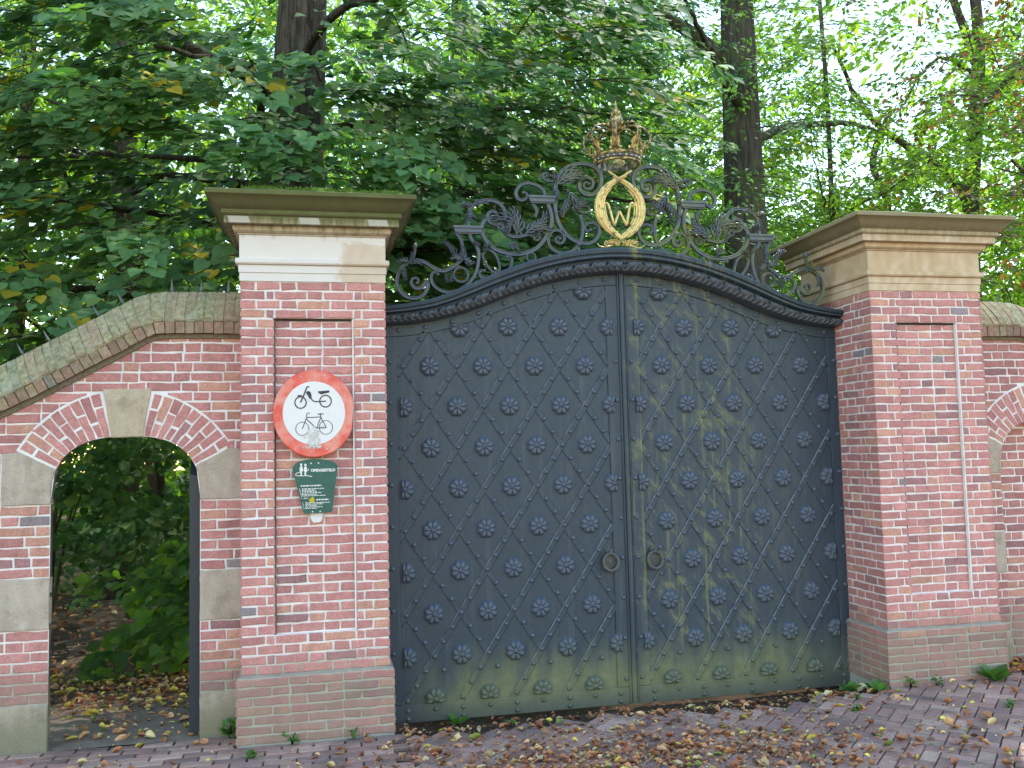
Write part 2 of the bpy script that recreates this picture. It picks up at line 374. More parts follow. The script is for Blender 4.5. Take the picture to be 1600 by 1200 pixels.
HS, HP, W = 3.088, .444, .98
def pillar(x0, w, z0, label, capmat, painted):
    root = thing('gate_pillar', label, 'gate pillar', (x0+w/2, w/2, z0), 'brick pillars flanking the gate')
    x1 = x0+w; d = w
    mb = MB(); n = 41; ch = (HS-HP)/n; rec = .032
    F = lambda u, v, nn: (u, -nn, v)
    FR = lambda u, v, nn: (u, rec-nn, v)
    Lf = lambda u, v, nn: (x0-nn, u, v)
    Rt = lambda u, v, nn: (x1+nn, u, v)
    Bk = lambda u, v, nn: (u, d+nn, v)
    a, b = x0+.222*w/.98, x1-.222*w/.98
    rlo, rhi = 4, n-4
    for i in range(n):
        v0 = HP+i*ch; v1 = v0+ch
        pat = ROWA if i % 2 == 0 else ROWB
        if rlo <= i < rhi:
            sp = [.10, .111] if i % 2 == 0 else [.162, .048]
            lay_row(mb, F, x0, a, v0, v1, sp, flush=(1, 1)); lay_row(mb, F, b, x1, v0, v1, sp[::-1], flush=(1, 1))
            mp = [.10, .212, .10, .10] if i % 2 == 0 else [.212, .10, .212]
            if random.random() < .3: mp = mp[::-1]
            lay_row(mb, FR, a+.009, b-.010, v0, v1-(.012 if i == rhi-1 else 0), mp)
        else: lay_row(mb, F, x0, x1, v0, v1, pat, flush=(1, 1))
        op = ROWB if i % 2 == 0 else ROWA
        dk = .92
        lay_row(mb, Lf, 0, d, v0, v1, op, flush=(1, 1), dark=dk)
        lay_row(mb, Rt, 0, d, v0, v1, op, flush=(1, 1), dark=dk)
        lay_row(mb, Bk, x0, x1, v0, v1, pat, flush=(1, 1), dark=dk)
    zl, zh = HP+rlo*ch, HP+rhi*ch
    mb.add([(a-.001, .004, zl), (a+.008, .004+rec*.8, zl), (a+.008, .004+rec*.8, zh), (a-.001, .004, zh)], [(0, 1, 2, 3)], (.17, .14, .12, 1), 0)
    mb.add([(a, rec-.002, zh-.014), (b, rec-.002, zh-.014), (b, rec-.002, zh+.002), (a, rec-.002, zh+.002)], [(0, 1, 2, 3)], (.07, .05, .045, 1), 0)  # dark strip painted as the shadow line under the panel's top edge
    e = .007
    # mortar core with the sunk panel
    quad_sheet(mb, F, x0+e, a-e, HP, HS); quad_sheet(mb, F, b+e, x1-e, HP, HS)
    quad_sheet(mb, F, a-e, b+e, HP, zl-.004); quad_sheet(mb, F, a-e, b+e, zh+.004, HS)
    quad_sheet(mb, FR, a-e, b+e, zl-.004, zh+.004)
    for (u, s) in ((a-e, 1), (b+e, -1)): mb.add([(u, e, zl-.004), (u, rec+e, zl-.004), (u, rec+e, zh+.004), (u, e, zh+.004)], [(0, 1, 2, 3)], mi=1)
    mb.add([(b-.0105, .005, zl), (b+.001, .004, zl), (b+.001, .004, zh), (b-.0105, .005, zh), (b-.0105, rec, zl), (b-.0105, rec, zh)], [(0, 1, 2, 3), (0, 4, 5, 3)], mi=1)   # pointed right arris
    for zz in (zl-.004, zh+.004): mb.add([(a-e, e, zz), (b+e, e, zz), (b+e, rec+e, zz), (a-e, rec+e, zz)], [(0, 1, 2, 3)], mi=1)
    for PP, u0, u1 in ((Lf, e, d-e), (Rt, e, d-e), (Bk, x0+e, x1-e)): quad_sheet(mb, PP, u0, u1, HP, HS)
    mb.build('brick_shaft', BM, root)
    # plinth
    pb = MB(); po = .028; m = 7; c2 = (HP-.016)/m
    px0, px1, py0, py1 = x0-po, x1+po, -po, d+po
    F = lambda u, v, nn: (u, py0-nn, v)
    Lf = lambda u, v, nn: (px0-nn, u, v)
    Rt = lambda u, v, nn: (px1+nn, u, v)
    Bk = lambda u, v, nn: (u, py1+nn, v)
    for i in range(m):
        v0, v1 = i*c2+.004, (i+1)*c2+.004
        pat = [.212, .1, .212, .1, .212, .1] if i % 2 else [.10, .212, .1, .212, .10, .212]
        for PP, u0, u1 in ((F, px0, px1), (Bk, px0, px1), (Lf, py0, py1), (Rt, py0, py1)):
            lay_row(pb, PP, u0, u1, v0, v1, pat, flush=(1, 1), dark=.9)
    for PP, u0, u1 in ((F, px0+e, px1-e), (Bk, px0+e, px1-e), (Lf, py0+e, py1-e), (Rt, py0+e, py1-e)): quad_sheet(pb, PP, u0, u1, -.15, HP-.012)
    t = HP+.004   # weathered mortar bevel back to the shaft
    for A, B in (((px0+e, py0+e), (px1-e, py0+e)), ((px1-e, py0+e), (px1-e, py1-e)), ((px1-e, py1-e), (px0+e, py1-e)), ((px0+e, py1-e), (px0+e, py0+e))):
        cxm, cym = (x0+x1)/2, d/2
        inn = lambda p: (cxm+(p[0]-cxm)*((w/2-.006)/((px1-px0)/2-e)), cym+(p[1]-cym)*((d/2-.006)/((py1-py0)/2-e)), t)
        pb.add([(*A, HP-.012), (*B, HP-.012), inn(B), inn(A)], [(0, 1, 2, 3)], (.40, .36, .30, 1), 0)
    o = pb.build('brick_plinth', BM, root)
    # sandstone capital: profile (projection, z) swept round the square
    prof = [(-.02, 3.085), (.004, 3.087), (.004, 3.143), (.010, 3.146), (.010, 3.196), (.024, 3.202), (.030, 3.212), (.030, 3.236), (.022, 3.242),
            (.005, 3.245), (.005, 3.404), (.016, 3.408), (.018, 3.414), (.030, 3.418), (.042, 3.430), (.047, 3.446), (.046, 3.462), (.092, 3.464), (.096, 3.468), (.096, 3.516),
            (.108, 3.522), (.115, 3.530), (.115, 3.545), (.110, 3.556), (.122, 3.564), (.136, 3.574), (.152, 3.590), (.168, 3.608), (.184, 3.624), (.203, 3.634), (.209, 3.637), (.210, 3.664), (.203, 3.669), (-.1, 3.690), (-.49, 3.70)]
    cb = MB(); rings = []
    per = 14
    for (o_, z) in prof:
        ring = []
        for cx_, cy_ in ((x0-o_, -o_), (x1+o_, -o_), (x1+o_, d+o_), (x0-o_, d+o_)): ring.append((cx_, cy_, z))
        full = []
        for i in range(4):
            A, B = np.array(ring[i]), np.array(ring[(i+1) % 4])
            for k in range(per): full.append(A+(B-A)*k/per+np.array((0, 0, random.uniform(-.001, .001) if o_ > .12 else 0)))
        rings.append(full)
    k = per*4; vs = [p for r in rings for p in r]
    cb.add(vs, [(i*k+j, i*k+(j+1) % k, (i+1)*k+(j+1) % k, (i+1)*k+j) for i in range(len(prof)-1) for j in range(k)])
    o = cb.build('stone_capital', capmat, root); autosmooth(o, 22)
    return root
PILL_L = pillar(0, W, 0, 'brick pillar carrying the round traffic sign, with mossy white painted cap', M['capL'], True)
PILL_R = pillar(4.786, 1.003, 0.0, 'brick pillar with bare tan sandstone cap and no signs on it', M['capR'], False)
# moss cushion on the left cap
mb = MB(); nx, ny = 60, 24
X0, X1, Y0, Y1 = .02, 1.14, -.19, .5
hm = rng.random((nx+1, ny+1))
vs = []
for i in range(nx+1):
    for j in range(ny+1):
        u, v = i/nx, j/ny; edge = min(1, 9*u, 9*(1-u), 8*v+.15, 6*(1-v)); edge = max(0, edge)
        big = .5+.5*sin(u*21+sin(v*9)*2)*cos(v*13+u*5)
        vs.append((X0+(X1-X0)*u+.004*hm[i, j], Y0+(Y1-Y0)*v+(.012*sin(u*40)+.01*hm[i, j])*(j == 0), 3.668+.014*v*.5+edge*(.016+.024*hm[i, j]*.6+.032*big)))
mb.add(vs, [(i*(ny+1)+j, (i+1)*(ny+1)+j, (i+1)*(ny+1)+j+1, i*(ny+1)+j+1) for i in range(nx) for j in range(ny)])
for i in range(2600):
    x = random.uniform(X0, X1); y = random.uniform(Y0, Y0+.25); z = 3.675+random.random()*.02; h = random.uniform(.008, .022)
    mb.add([(x-.004, y, z), (x+.004, y, z), (x+random.uniform(-.006, .006), y-.004, z+h)], [(0, 1, 2)])
tag(mb.build('moss', M['moss'], base=(.58, .15, 3.66)), 'bright green moss growing on top of the left pillar cap', 'moss', kind='stuff')

# ------------------------------------------------------------------ flanking walls with arch
WY = .25; CX, HW = -.765, .475       # wall face, opening centre and half width
def intr(dx, a=HW, b=.42, c=1.63, n=2.6):
    t = min(1., abs(dx)/a); return c+b*(1-t**n)**(1/n)
def ring_out(dx):
    r2 = .78**2-dx*dx; return 1.588+math.sqrt(r2) if r2 > 0 else 0
COPE = [(.0, 2.752), (-.50, 2.750), (-.62, 2.728), (-.75, 2.655), (-1.1, 2.458), (-1.54, 2.223), (-2.0, 2.03), (-2.5, 1.90), (-3.2, 1.84), (-4.2, 1.83)]
def cope_z(x):
    for (a, za), (b, zb) in zip(COPE, COPE[1:]):
        if b <= x <= a: return za+(zb-za)*(x-a)/(b-a)
    return COPE[-1][1]
def wall(mx, label, blind):
    root = thing('garden_wall', label, 'wall', (mx(-1.2), WY+.15, 0), 'garden walls beside the pillars')
    F = lambda u, v, nn: (mx(u), WY-nn, v)
    mb = MB(); ch = .0683; XL = -4.2
    z = .0295-ch; i = 0
    while z < 2.76:
        v0, v1 = z, z+ch; zm = (v0+v1)/2
        # x extent under the coping
        xs = [x/100 for x in range(int(XL*100), 1)]
        ok = [x for x in xs if cope_z(x) > v0+.01]
        lo = min(ok) if ok else 0
        segs = [(lo, 0.)]
        cuts = []
        # opening / ring / stones
        if zm < 1.63: cuts.append((CX-HW, CX+HW))
        elif zm < 2.06:
            hw_ = max([d for d in np.linspace(0, HW, 96) if intr(d) > zm-.03] or [0]); cuts.append((CX-hw_-.06, CX+hw_+.06))
        dxs = [d/200 for d in range(0, 200)]
        inside = [d for d in dxs if ring_out(d) > zm and zm > 1.95]
        if inside and zm < 2.36: cuts.append((CX-max(inside)+.03, CX+max(inside)-.03))
        if 2.04 < zm < 2.375: cuts.append((CX-.10-.16*(zm-1.0)*.72, CX+.10+.16*(zm-1.0)*.72))
        for (za, zb) in ((-.05, .303), (.781, 1.122), (1.600, 1.942)):
            if za < zm < zb: cuts += [(CX+HW-.005, .02), (CX-HW-.305, CX-HW+.005)]
        for c in cuts:
            new = []
            for a, b in segs:
                if c[1] <= a or c[0] >= b: new.append((a, b)); continue
                if a < c[0]-.02: new.append((a, c[0]))
                if c[1]+.02 < b: new.append((c[1], b))
            segs = new
        for a, b in segs: lay_row(mb, F, a+MJ/2, b-MJ/2, v0, v1, phase=i+(a < -1), dark=.93 if not blind else .80, flush=(1, 1) if zm < 1.62 else (0, 0))
        z = v1; i += 1
    # mortar skin and body (deeper part stands back from the opening: the door rebate)
    def body(y0, y1, hw, tb, mi):
        N = 42; cols = []
        x = XL
        edges = [XL, -3.2, -2.5, -2., -1.7, -1.54, -1.4]+[CX-hw]+[CX-hw+2*hw*k/N for k in range(1, N)]+[CX+hw, -.2, 0, .03]
        edges = sorted(set(edges)); front = []; back = []
        for a, b in zip(edges, edges[1:]):
            m_ = (a+b)/2; op = abs(m_-CX) < hw
            za = intr(a-CX, hw, tb) if op else -.15; zb = intr(b-CX, hw, tb) if op else -.15
            ta, tbb = cope_z(min(a, 0))+.05, cope_z(min(b, 0))+.05
            for yy in (y0, y1): mb.add([(mx(a), yy, za), (mx(b), yy, zb), (mx(b), yy, tbb), (mx(a), yy, ta)], [(0, 1, 2, 3)], mi=mi)
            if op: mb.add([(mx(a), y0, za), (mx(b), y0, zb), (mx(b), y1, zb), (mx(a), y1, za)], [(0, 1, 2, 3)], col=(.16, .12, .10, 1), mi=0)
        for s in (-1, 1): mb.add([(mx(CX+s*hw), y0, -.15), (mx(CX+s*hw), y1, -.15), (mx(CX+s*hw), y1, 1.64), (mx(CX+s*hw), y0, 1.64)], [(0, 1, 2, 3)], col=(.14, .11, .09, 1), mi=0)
    body(WY+.007, WY+(.055 if not blind else .16), HW, .42, 1)
    body(WY+(.056 if not blind else .161), WY+.30, HW+.075, .49, 1)
    mb.build('brick_wall', BM, root)
    # arch ring: radial bricks two deep, joints staggered
    rb = MB()
    th_s = [(t, 1) for t in np.linspace(.33, 1.31, 10)]
    def pin(t):   # intrados point in direction t from centre (angle from +x)
        dx = cos(t); c0 = 1.63
        best = None
        lo, hi = .1, 1.2
        for _ in range(30):
            m_ = (lo+hi)/2; X = m_*cos(t); Z = 1.588+m_*sin(t)
            if abs(X) < HW and Z < intr(X): lo = m_
            else: hi = m_
        return np.array((CX+lo*cos(t), 1.588+lo*sin(t)))
    def pout(t): return np.array((CX+.775*cos(t), 1.588+.775*sin(t)))
    P2 = lambda u, v, nn: (mx(u), WY-nn, v)
    a0, a1 = R(30), R(77.5); nb = 9
    for side in (0, 1):
        for k in range(nb):
            t0 = a0+(a1-a0)*k/nb; t1 = a0+(a1-a0)*(k+1)/nb; g = .009
            if side: t0, t1 = pi-t1, pi-t0
            i0, i1, o0, o1 = pin(t0), pin(t1), pout(t0), pout(t1)
            tt = (o0-o1)/np.linalg.norm(o0-o1)*g/2; ti = (i0-i1)/np.linalg.norm(i0-i1)*g/2
            o0, o1, i0, i1 = o0-tt, o1+tt, i0-ti, i1+ti
            f = .36 if k % 2 else .64
            if random.random() < .2: f += .06
            lr = np.linalg.norm(o0-i0); gg = .0055/lr
            for (f0, f1) in ((0.0, f-gg), (f+gg, 1.0)):
                L = lambda A, B, s: A+(B-A)*s
                brick(rb, P2, [L(i0, o0, f0), L(i0, o0, f1), L(i1, o1, f1), L(i1, o1, f0)], h=.004, col=brick_col(.95), back=-.004)
        # bedding mortar under the ring, 3 mm proud of the wall joints
        N = 24
        for k in range(N):
            t0 = a0-.02+(a1-a0+.05)*k/N; t1 = a0-.02+(a1-a0+.05)*(k+1)/N
            if side: t0, t1 = pi-t0, pi-t1
            ext = lambda p: np.array((CX, 1.588))+(p-np.array((CX, 1.588)))*1.016
            q = [pin(t0), ext(pout(t0)), ext(pout(t1)), pin(t1)]
            rb.add([(mx(p[0]), WY-.0015, p[1]) for p in q]+[(mx(q[1][0]), WY+.006, q[1][1]), (mx(q[2][0]), WY+.006, q[2][1])], [(0, 1, 2, 3), (1, 4, 5, 2)], mi=1)
    rb.build('arch_ring', BM, root)
    # dressed stones
    def slab(name, poly, mat, front=.006, depth=.06, bev=.006):
        sb = MB(); poly = [np.array(p, float) for p in poly]; c = sum(poly)/len(poly); n = len(poly)
        inn = [p+(c-p)/np.linalg.norm(c-p)*bev*1.3 for p in poly]
        dense_o, dense_i = [], []
        for i_ in range(n):
            for k in range(6):
                s = k/6; j_ = np.array((random.uniform(-.0025, .0025), random.uniform(-.0025, .0025)))
                dense_o.append(poly[i_]*(1-s)+poly[(i_+1) % n]*s+j_); dense_i.append(inn[i_]*(1-s)+inn[(i_+1) % n]*s+j_)
        k = len(dense_o)
        vs = [(mx(p[0]), WY+depth, p[1]) for p in dense_o]+[(mx(p[0]), WY-front+bev*.8, p[1]) for p in dense_o]+[(mx(p[0]), WY-front-random.uniform(0, .002), p[1]) for p in dense_i]
        fs = []
        for a in range(k):
            b = (a+1) % k; fs += [(a, b, k+b, k+a), (k+a, k+b, 2*k+b, 2*k+a)]
        fs.append(tuple(range(2*k, 3*k)))
        sb.add(vs, fs); return sb.build(name, mat, root)
    slab('keystone', [(CX-.100, 2.043), (CX+.104, 2.043), (CX+.158, 2.374), (CX-.155, 2.374)], M['key'], .010)
    def arcp(a, b, s):
        return [(CX+s*d, intr(d)) for d in np.linspace(a, b, 6)]
    for s in (1, -1):
        E = CX+s*HW; far = 0.0 if s > 0 else CX-HW-.305
        q = [(E, 1.604)]+[(CX+s*dd, intr(dd)) for dd in (.4735, .470, .464, .455, .443)]+[(CX+s*.672, 1.958), (far-s*.004, 1.945), (far-s*.004, 1.604)]
        slab('impost_stone', q, M['stone'], .005)
        for (za, zb) in ((.783, 1.120), (-.03, .300)):
            slab('jamb_stone' if za > .1 else 'base_stone', [(E, za), (far-s*.004, za), (far-s*.004, zb), (E, zb)], M['stone'], .005)
    # coping of bricks on edge
    cp = MB(); pts = catmull(COPE, 12); L = [0]
    for a, b in zip(pts, pts[1:]): L.append(L[-1]+np.linalg.norm(b-a))
    def at(s):
        s = max(0, min(L[-1]-1e-6, s)); i_ = max(j for j in range(len(L)-1) if L[j] <= s); f = (s-L[i_])/(L[i_+1]-L[i_])
        p = pts[i_]*(1-f)+pts[i_+1]*f; t = (pts[i_+1]-pts[i_]); t /= np.linalg.norm(t); return p, np.array((t[1], -t[0]))*(-1)
    def nrm(s):
        a, b = at(max(0, s-.05))[0], at(min(L[-1], s+.05))[0]; t = (b-a)/np.linalg.norm(b-a); n_ = np.array((t[1], -t[0])); return n_ if n_[1] > 0 else -n_
    pr1 = [(-.062, 0), (-.062, .080), (.02, .086), (.02, 0)]
    pr2 = [(-.060, .086), (-.064, .102), (-.02, .170), (.06, .262), (.135, .322), (.17, .330), (.21, .322), (.30, .25), (.37, .15), (.37, 0)]
    s = 0.
    while s < L[-1]-.07:
        w = random.uniform(.058, .070); g = .007
        for pr, jit in ((pr1, .004), (pr2, .008)):
            ja = random.uniform(-jit, jit); ring = []
            for e_ in (s, s+w-g):
                p = at(e_)[0]; n_ = nrm(e_)
                ring.append([(mx(p[0]+n_[0]*ww), WY+yy+(ja if yy < 0 else 0)+random.uniform(-.003, .003), p[1]+n_[1]*ww+random.uniform(-.003, .003)) for yy, ww in pr])
            k = len(pr); c = brick_col(.75 if pr is pr1 else .8)
            al = random.uniform(.2, .75) if pr is pr1 else random.uniform(.75, 1.0); c = tuple(np.array(c)*random.uniform(.6, 1.15))
            cp.add(ring[0]+ring[1], [(j, (j+1) % k, k+(j+1) % k, k+j) for j in range(k)]+[tuple(range(k))[::-1], tuple(range(k, 2*k))], (c[0], c[1], c[2], al))
        s += w
    # mortar filling between the coping bricks, 6 mm below their faces
    N = 110; rows = []
    for a in range(N+1):
        e_ = L[-1]*a/N; p = at(e_)[0]; n_ = nrm(e_); rows.append([(mx(p[0]+n_[0]*(ww-.004)), WY+yy+.004, p[1]+n_[1]*(ww-.004)) for yy, ww in pr2[:-1]])
    kk = len(rows[0]); cp.add([q for r_ in rows for q in r_], [(i*kk+j, i*kk+j+1, (i+1)*kk+j+1, (i+1)*kk+j) for i in range(N) for j in range(kk-1)], (.50, .47, .38, .7))
    # mortar bed and drip course
    for (yy0, yy1, w0, w1) in ((-.045, .36, .004, .076), (-.03, .33, .09, .20)):
        N = 60
        for a in range(N):
            q = []
            for e_ in (L[-1]*a/N, L[-1]*(a+1)/N):
                p = at(e_)[0]; n_ = nrm(e_); q += [(mx(p[0]+n_[0]*w0), WY+yy0, p[1]+n_[1]*w0), (mx(p[0]+n_[0]*w1), WY+yy0+(.075 if w0 > .05 else 0), p[1]+n_[1]*w1)]
            cp.add(q, [(0, 1, 3, 2)], (.40, .37, .30, .8))
    N = 80
    for a in range(N):
        q = []
        for e_ in (L[-1]*a/N, L[-1]*(a+1)/N):
            p = at(e_)[0]; n_ = nrm(e_); q += [(mx(p[0]-n_[0]*.030), WY-.016, p[1]-n_[1]*.030), (mx(p[0]-n_[0]*.002), WY-.022, p[1]-n_[1]*.002), (mx(p[0]-n_[0]*.032), WY+.01, p[1]-n_[1]*.032), (mx(p[0]-n_[0]*.001), WY-.05, p[1]-n_[1]*.001)]
        cp.add(q, [(0, 1, 5, 4), (0, 4, 6, 2), (1, 3, 7, 5)], (.22, .17, .15, .3))
    cp.build('coping', M['coping'], root)
    s = .115
    while s < L[-1]-.1:
        p = at(s)[0]; n_ = nrm(s); sk = MB(); bp = p+n_*.322; tp = p+n_*(.322+random.uniform(.088, .105)); md = p+n_*.36
        r = .0085; y = WY+.15
        vs = []
        for (c, rr) in ((bp-n_*.02, .006), (bp+n_*.012, .007), (bp+n_*.016, .0115), (tp, .0006)):
            vs += [(mx(c[0]-rr), y, c[1]), (mx(c[0]), y-rr, c[1]), (mx(c[0]+rr), y, c[1]), (mx(c[0]), y+rr, c[1])]
        sk.add(vs, [(j*4+k, j*4+(k+1) % 4, (j+1)*4+(k+1) % 4, (j+1)*4+k) for j in range(3) for k in range(4)])
        sk.build('spike', M['spike'], root)
        s += .187+random.uniform(-.008, .008)
    if blind:
        ib = MB(); FB = lambda u, v, nn: (mx(u), WY+.150-nn, v)
        z = 0; i = 0
        while z < 2.06:
            lay_row(ib, FB, CX-HW-.03, CX+HW+.03, z, z+ch, phase=i, dark=.9); z += ch; i += 1
        quad_sheet(ib, FB, CX-HW-.04, CX+HW+.04, -.15, 2.08)
        ib.build('niche_infill', BM, root)
    return root
WALL_L = wall(lambda x: x, 'red brick wall with open arched passage and sloping lichen covered coping', False)
WALL_R = wall(lambda x: 5.805-x, 'brick wall right of the gate with bricked-up arched niche', True)

# open door leaf of the passage (seen edge on)
t = thing('passage_door', 'dark painted door leaf standing open in the arched passage', 'door', (-.322, WY+.062, 0))
mb = MB(); x0, x1, y0, y1 = -.366, -.298, WY+.062, WY+.98; N = 10
top = lambda y: 1.80+.30*min(1, (y-y0)/.45)**.6 if y > y0 else 1.78
ys = [y0+(y1-y0)*k/N for k in range(N+1)]
vs = [];
for y in ys: vs += [(x0, y, .025), (x1, y, .025), (x1, y, top(y)-.02), (x0, y, top(y))]
fs = [(k*4+j, k*4+(j+1) % 4, (k+1)*4+(j+1) % 4, (k+1)*4+j) for k in range(N) for j in range(4)]+[(0, 1, 2, 3), tuple(N*4+j for j in (3, 2, 1, 0))]
mb.add(vs, fs); mb.build('door_panel', M['door'], t)
mb = MB()
for z in (.45, 1.25): mb.box(x0-.008, x0-.001, y0+.02, y0+.5, z, z+.05)
mb.build('hinge_strap', M['door'], t)
mb = MB()
for z in (1.18, 1.21, 1.24): ball(mb, (x0+.028+.012*(z > 1.2), y0-.001, z), .006, 6)
mb.build('lock_plate', M['rust'], t)

# ------------------------------------------------------------------ the gate
GC, GY = 2.9025, .53
LB = [(0, 3.283), (.13, 3.281), (.3, 3.262), (.46, 3.236), (.6, 3.204), (.75, 3.160), (.9, 3.107), (1.05, 3.048), (1.2, 2.990), (1.35, 2.942), (1.5, 2.905), (1.65, 2.880), (1.75, 2.868), (1.9, 2.860)]
LT = [(0, 3.474), (.1, 3.472), (.25, 3.462), (.4, 3.441), (.58, 3.405), (.76, 3.357), (.94, 3.295), (1.12, 3.225), (1.28, 3.152), (1.42, 3.092), (1.55, 3.047), (1.7, 3.016), (1.8, 3.0), (1.9, 2.988)]
def itp(T, d):
    d = abs(d); return float(np.interp(d, [a for a, b in T], [b for a, b in T]))
LBs = catmull(LB, 6); LTs = catmull(LT, 6)
lb = lambda x: float(np.interp(abs(x-GC), [p[0] for p in LBs], [p[1] for p in LBs]))
lt = lambda x: float(np.interp(abs(x-GC), [p[0] for p in LTs], [p[1] for p in LTs]))

def rosette_mesh(mb, cut=None):
    nr, ns = 11, 64; Rr = .078
    def H(r, a):
        k = (a*8/(2*pi)) % 1; petal = abs(sin(pi*k))               # 0 in the crease, 1 on the petal's back
        rim = Rr*(.88+.12*petal**.45)
        t = r
        hh = .034*(max(0., sin(pi*min(1, t)**1.25))**.6)*(.35+.65*petal**.5)+.008*(1-t)
        hh -= .008*math.exp(-((t-.55)/.16)**2)*petal**4            # hollow along each petal
        if t < .24: hh = max(hh, .030*math.sqrt(max(0, 1-(t/.24)**2))+.012)
        return rim*t, max(hh, 0) if t < .995 else 0
    vs = [];
    for i in range(nr+1):
        for k in range(ns):
            t = i/nr; a = 2*pi*k/ns; r, h = H(t, a); vs.append([r*cos(a), -h, r*sin(a)])
    if cut:
        for v in vs:
            if cut == 'l' and v[0] > .020: v[0] = .020
            if cut == 'r' and v[0] < -.020: v[0] = -.020
            if cut == 'b' and v[2] > .018: v[2] = .018
            if cut == 't' and v[2] < -.018: v[2] = -.018
    mb.add(vs, [(i*ns+k, i*ns+(k+1) % ns, (i+1)*ns+(k+1) % ns, (i+1)*ns+k) for i in range(nr) for k in range(ns)])
ROS = {}
def rosette(parent, x, z, y, cut=None):
    if cut not in ROS:
        mb = MB(); rosette_mesh(mb, cut); me = mb.build('rosette', M['stud'], base=(0, 0, 0), smooth=True, link=False); ROS[cut] = me
    o = inst(ROS[cut], parent, (x, y, z), rot=(0, random.choice((0, pi/4))*0 if cut else random.randint(0, 7)*pi/4+random.uniform(-.04, .04), 0)); o.name = 'rosette'
    return o
mb = MB(); vs = []; sg = 10
for i in range(5):
    a = pi/2*i/4
    for k in range(sg): vs.append((.0185*cos(a)*cos(2*pi*k/sg), -.0165*sin(a), .0185*cos(a)*sin(2*pi*k/sg)))
RF = [(i*sg+k, (i+1)*sg+k, (i+1)*sg+(k+1) % sg, i*sg+(k+1) % sg) for i in range(4) for k in range(sg)]
RV = list(vs); mb.add(vs, RF)
RIVET = mb.build('rivet', M['stud'], smooth=True, link=False)

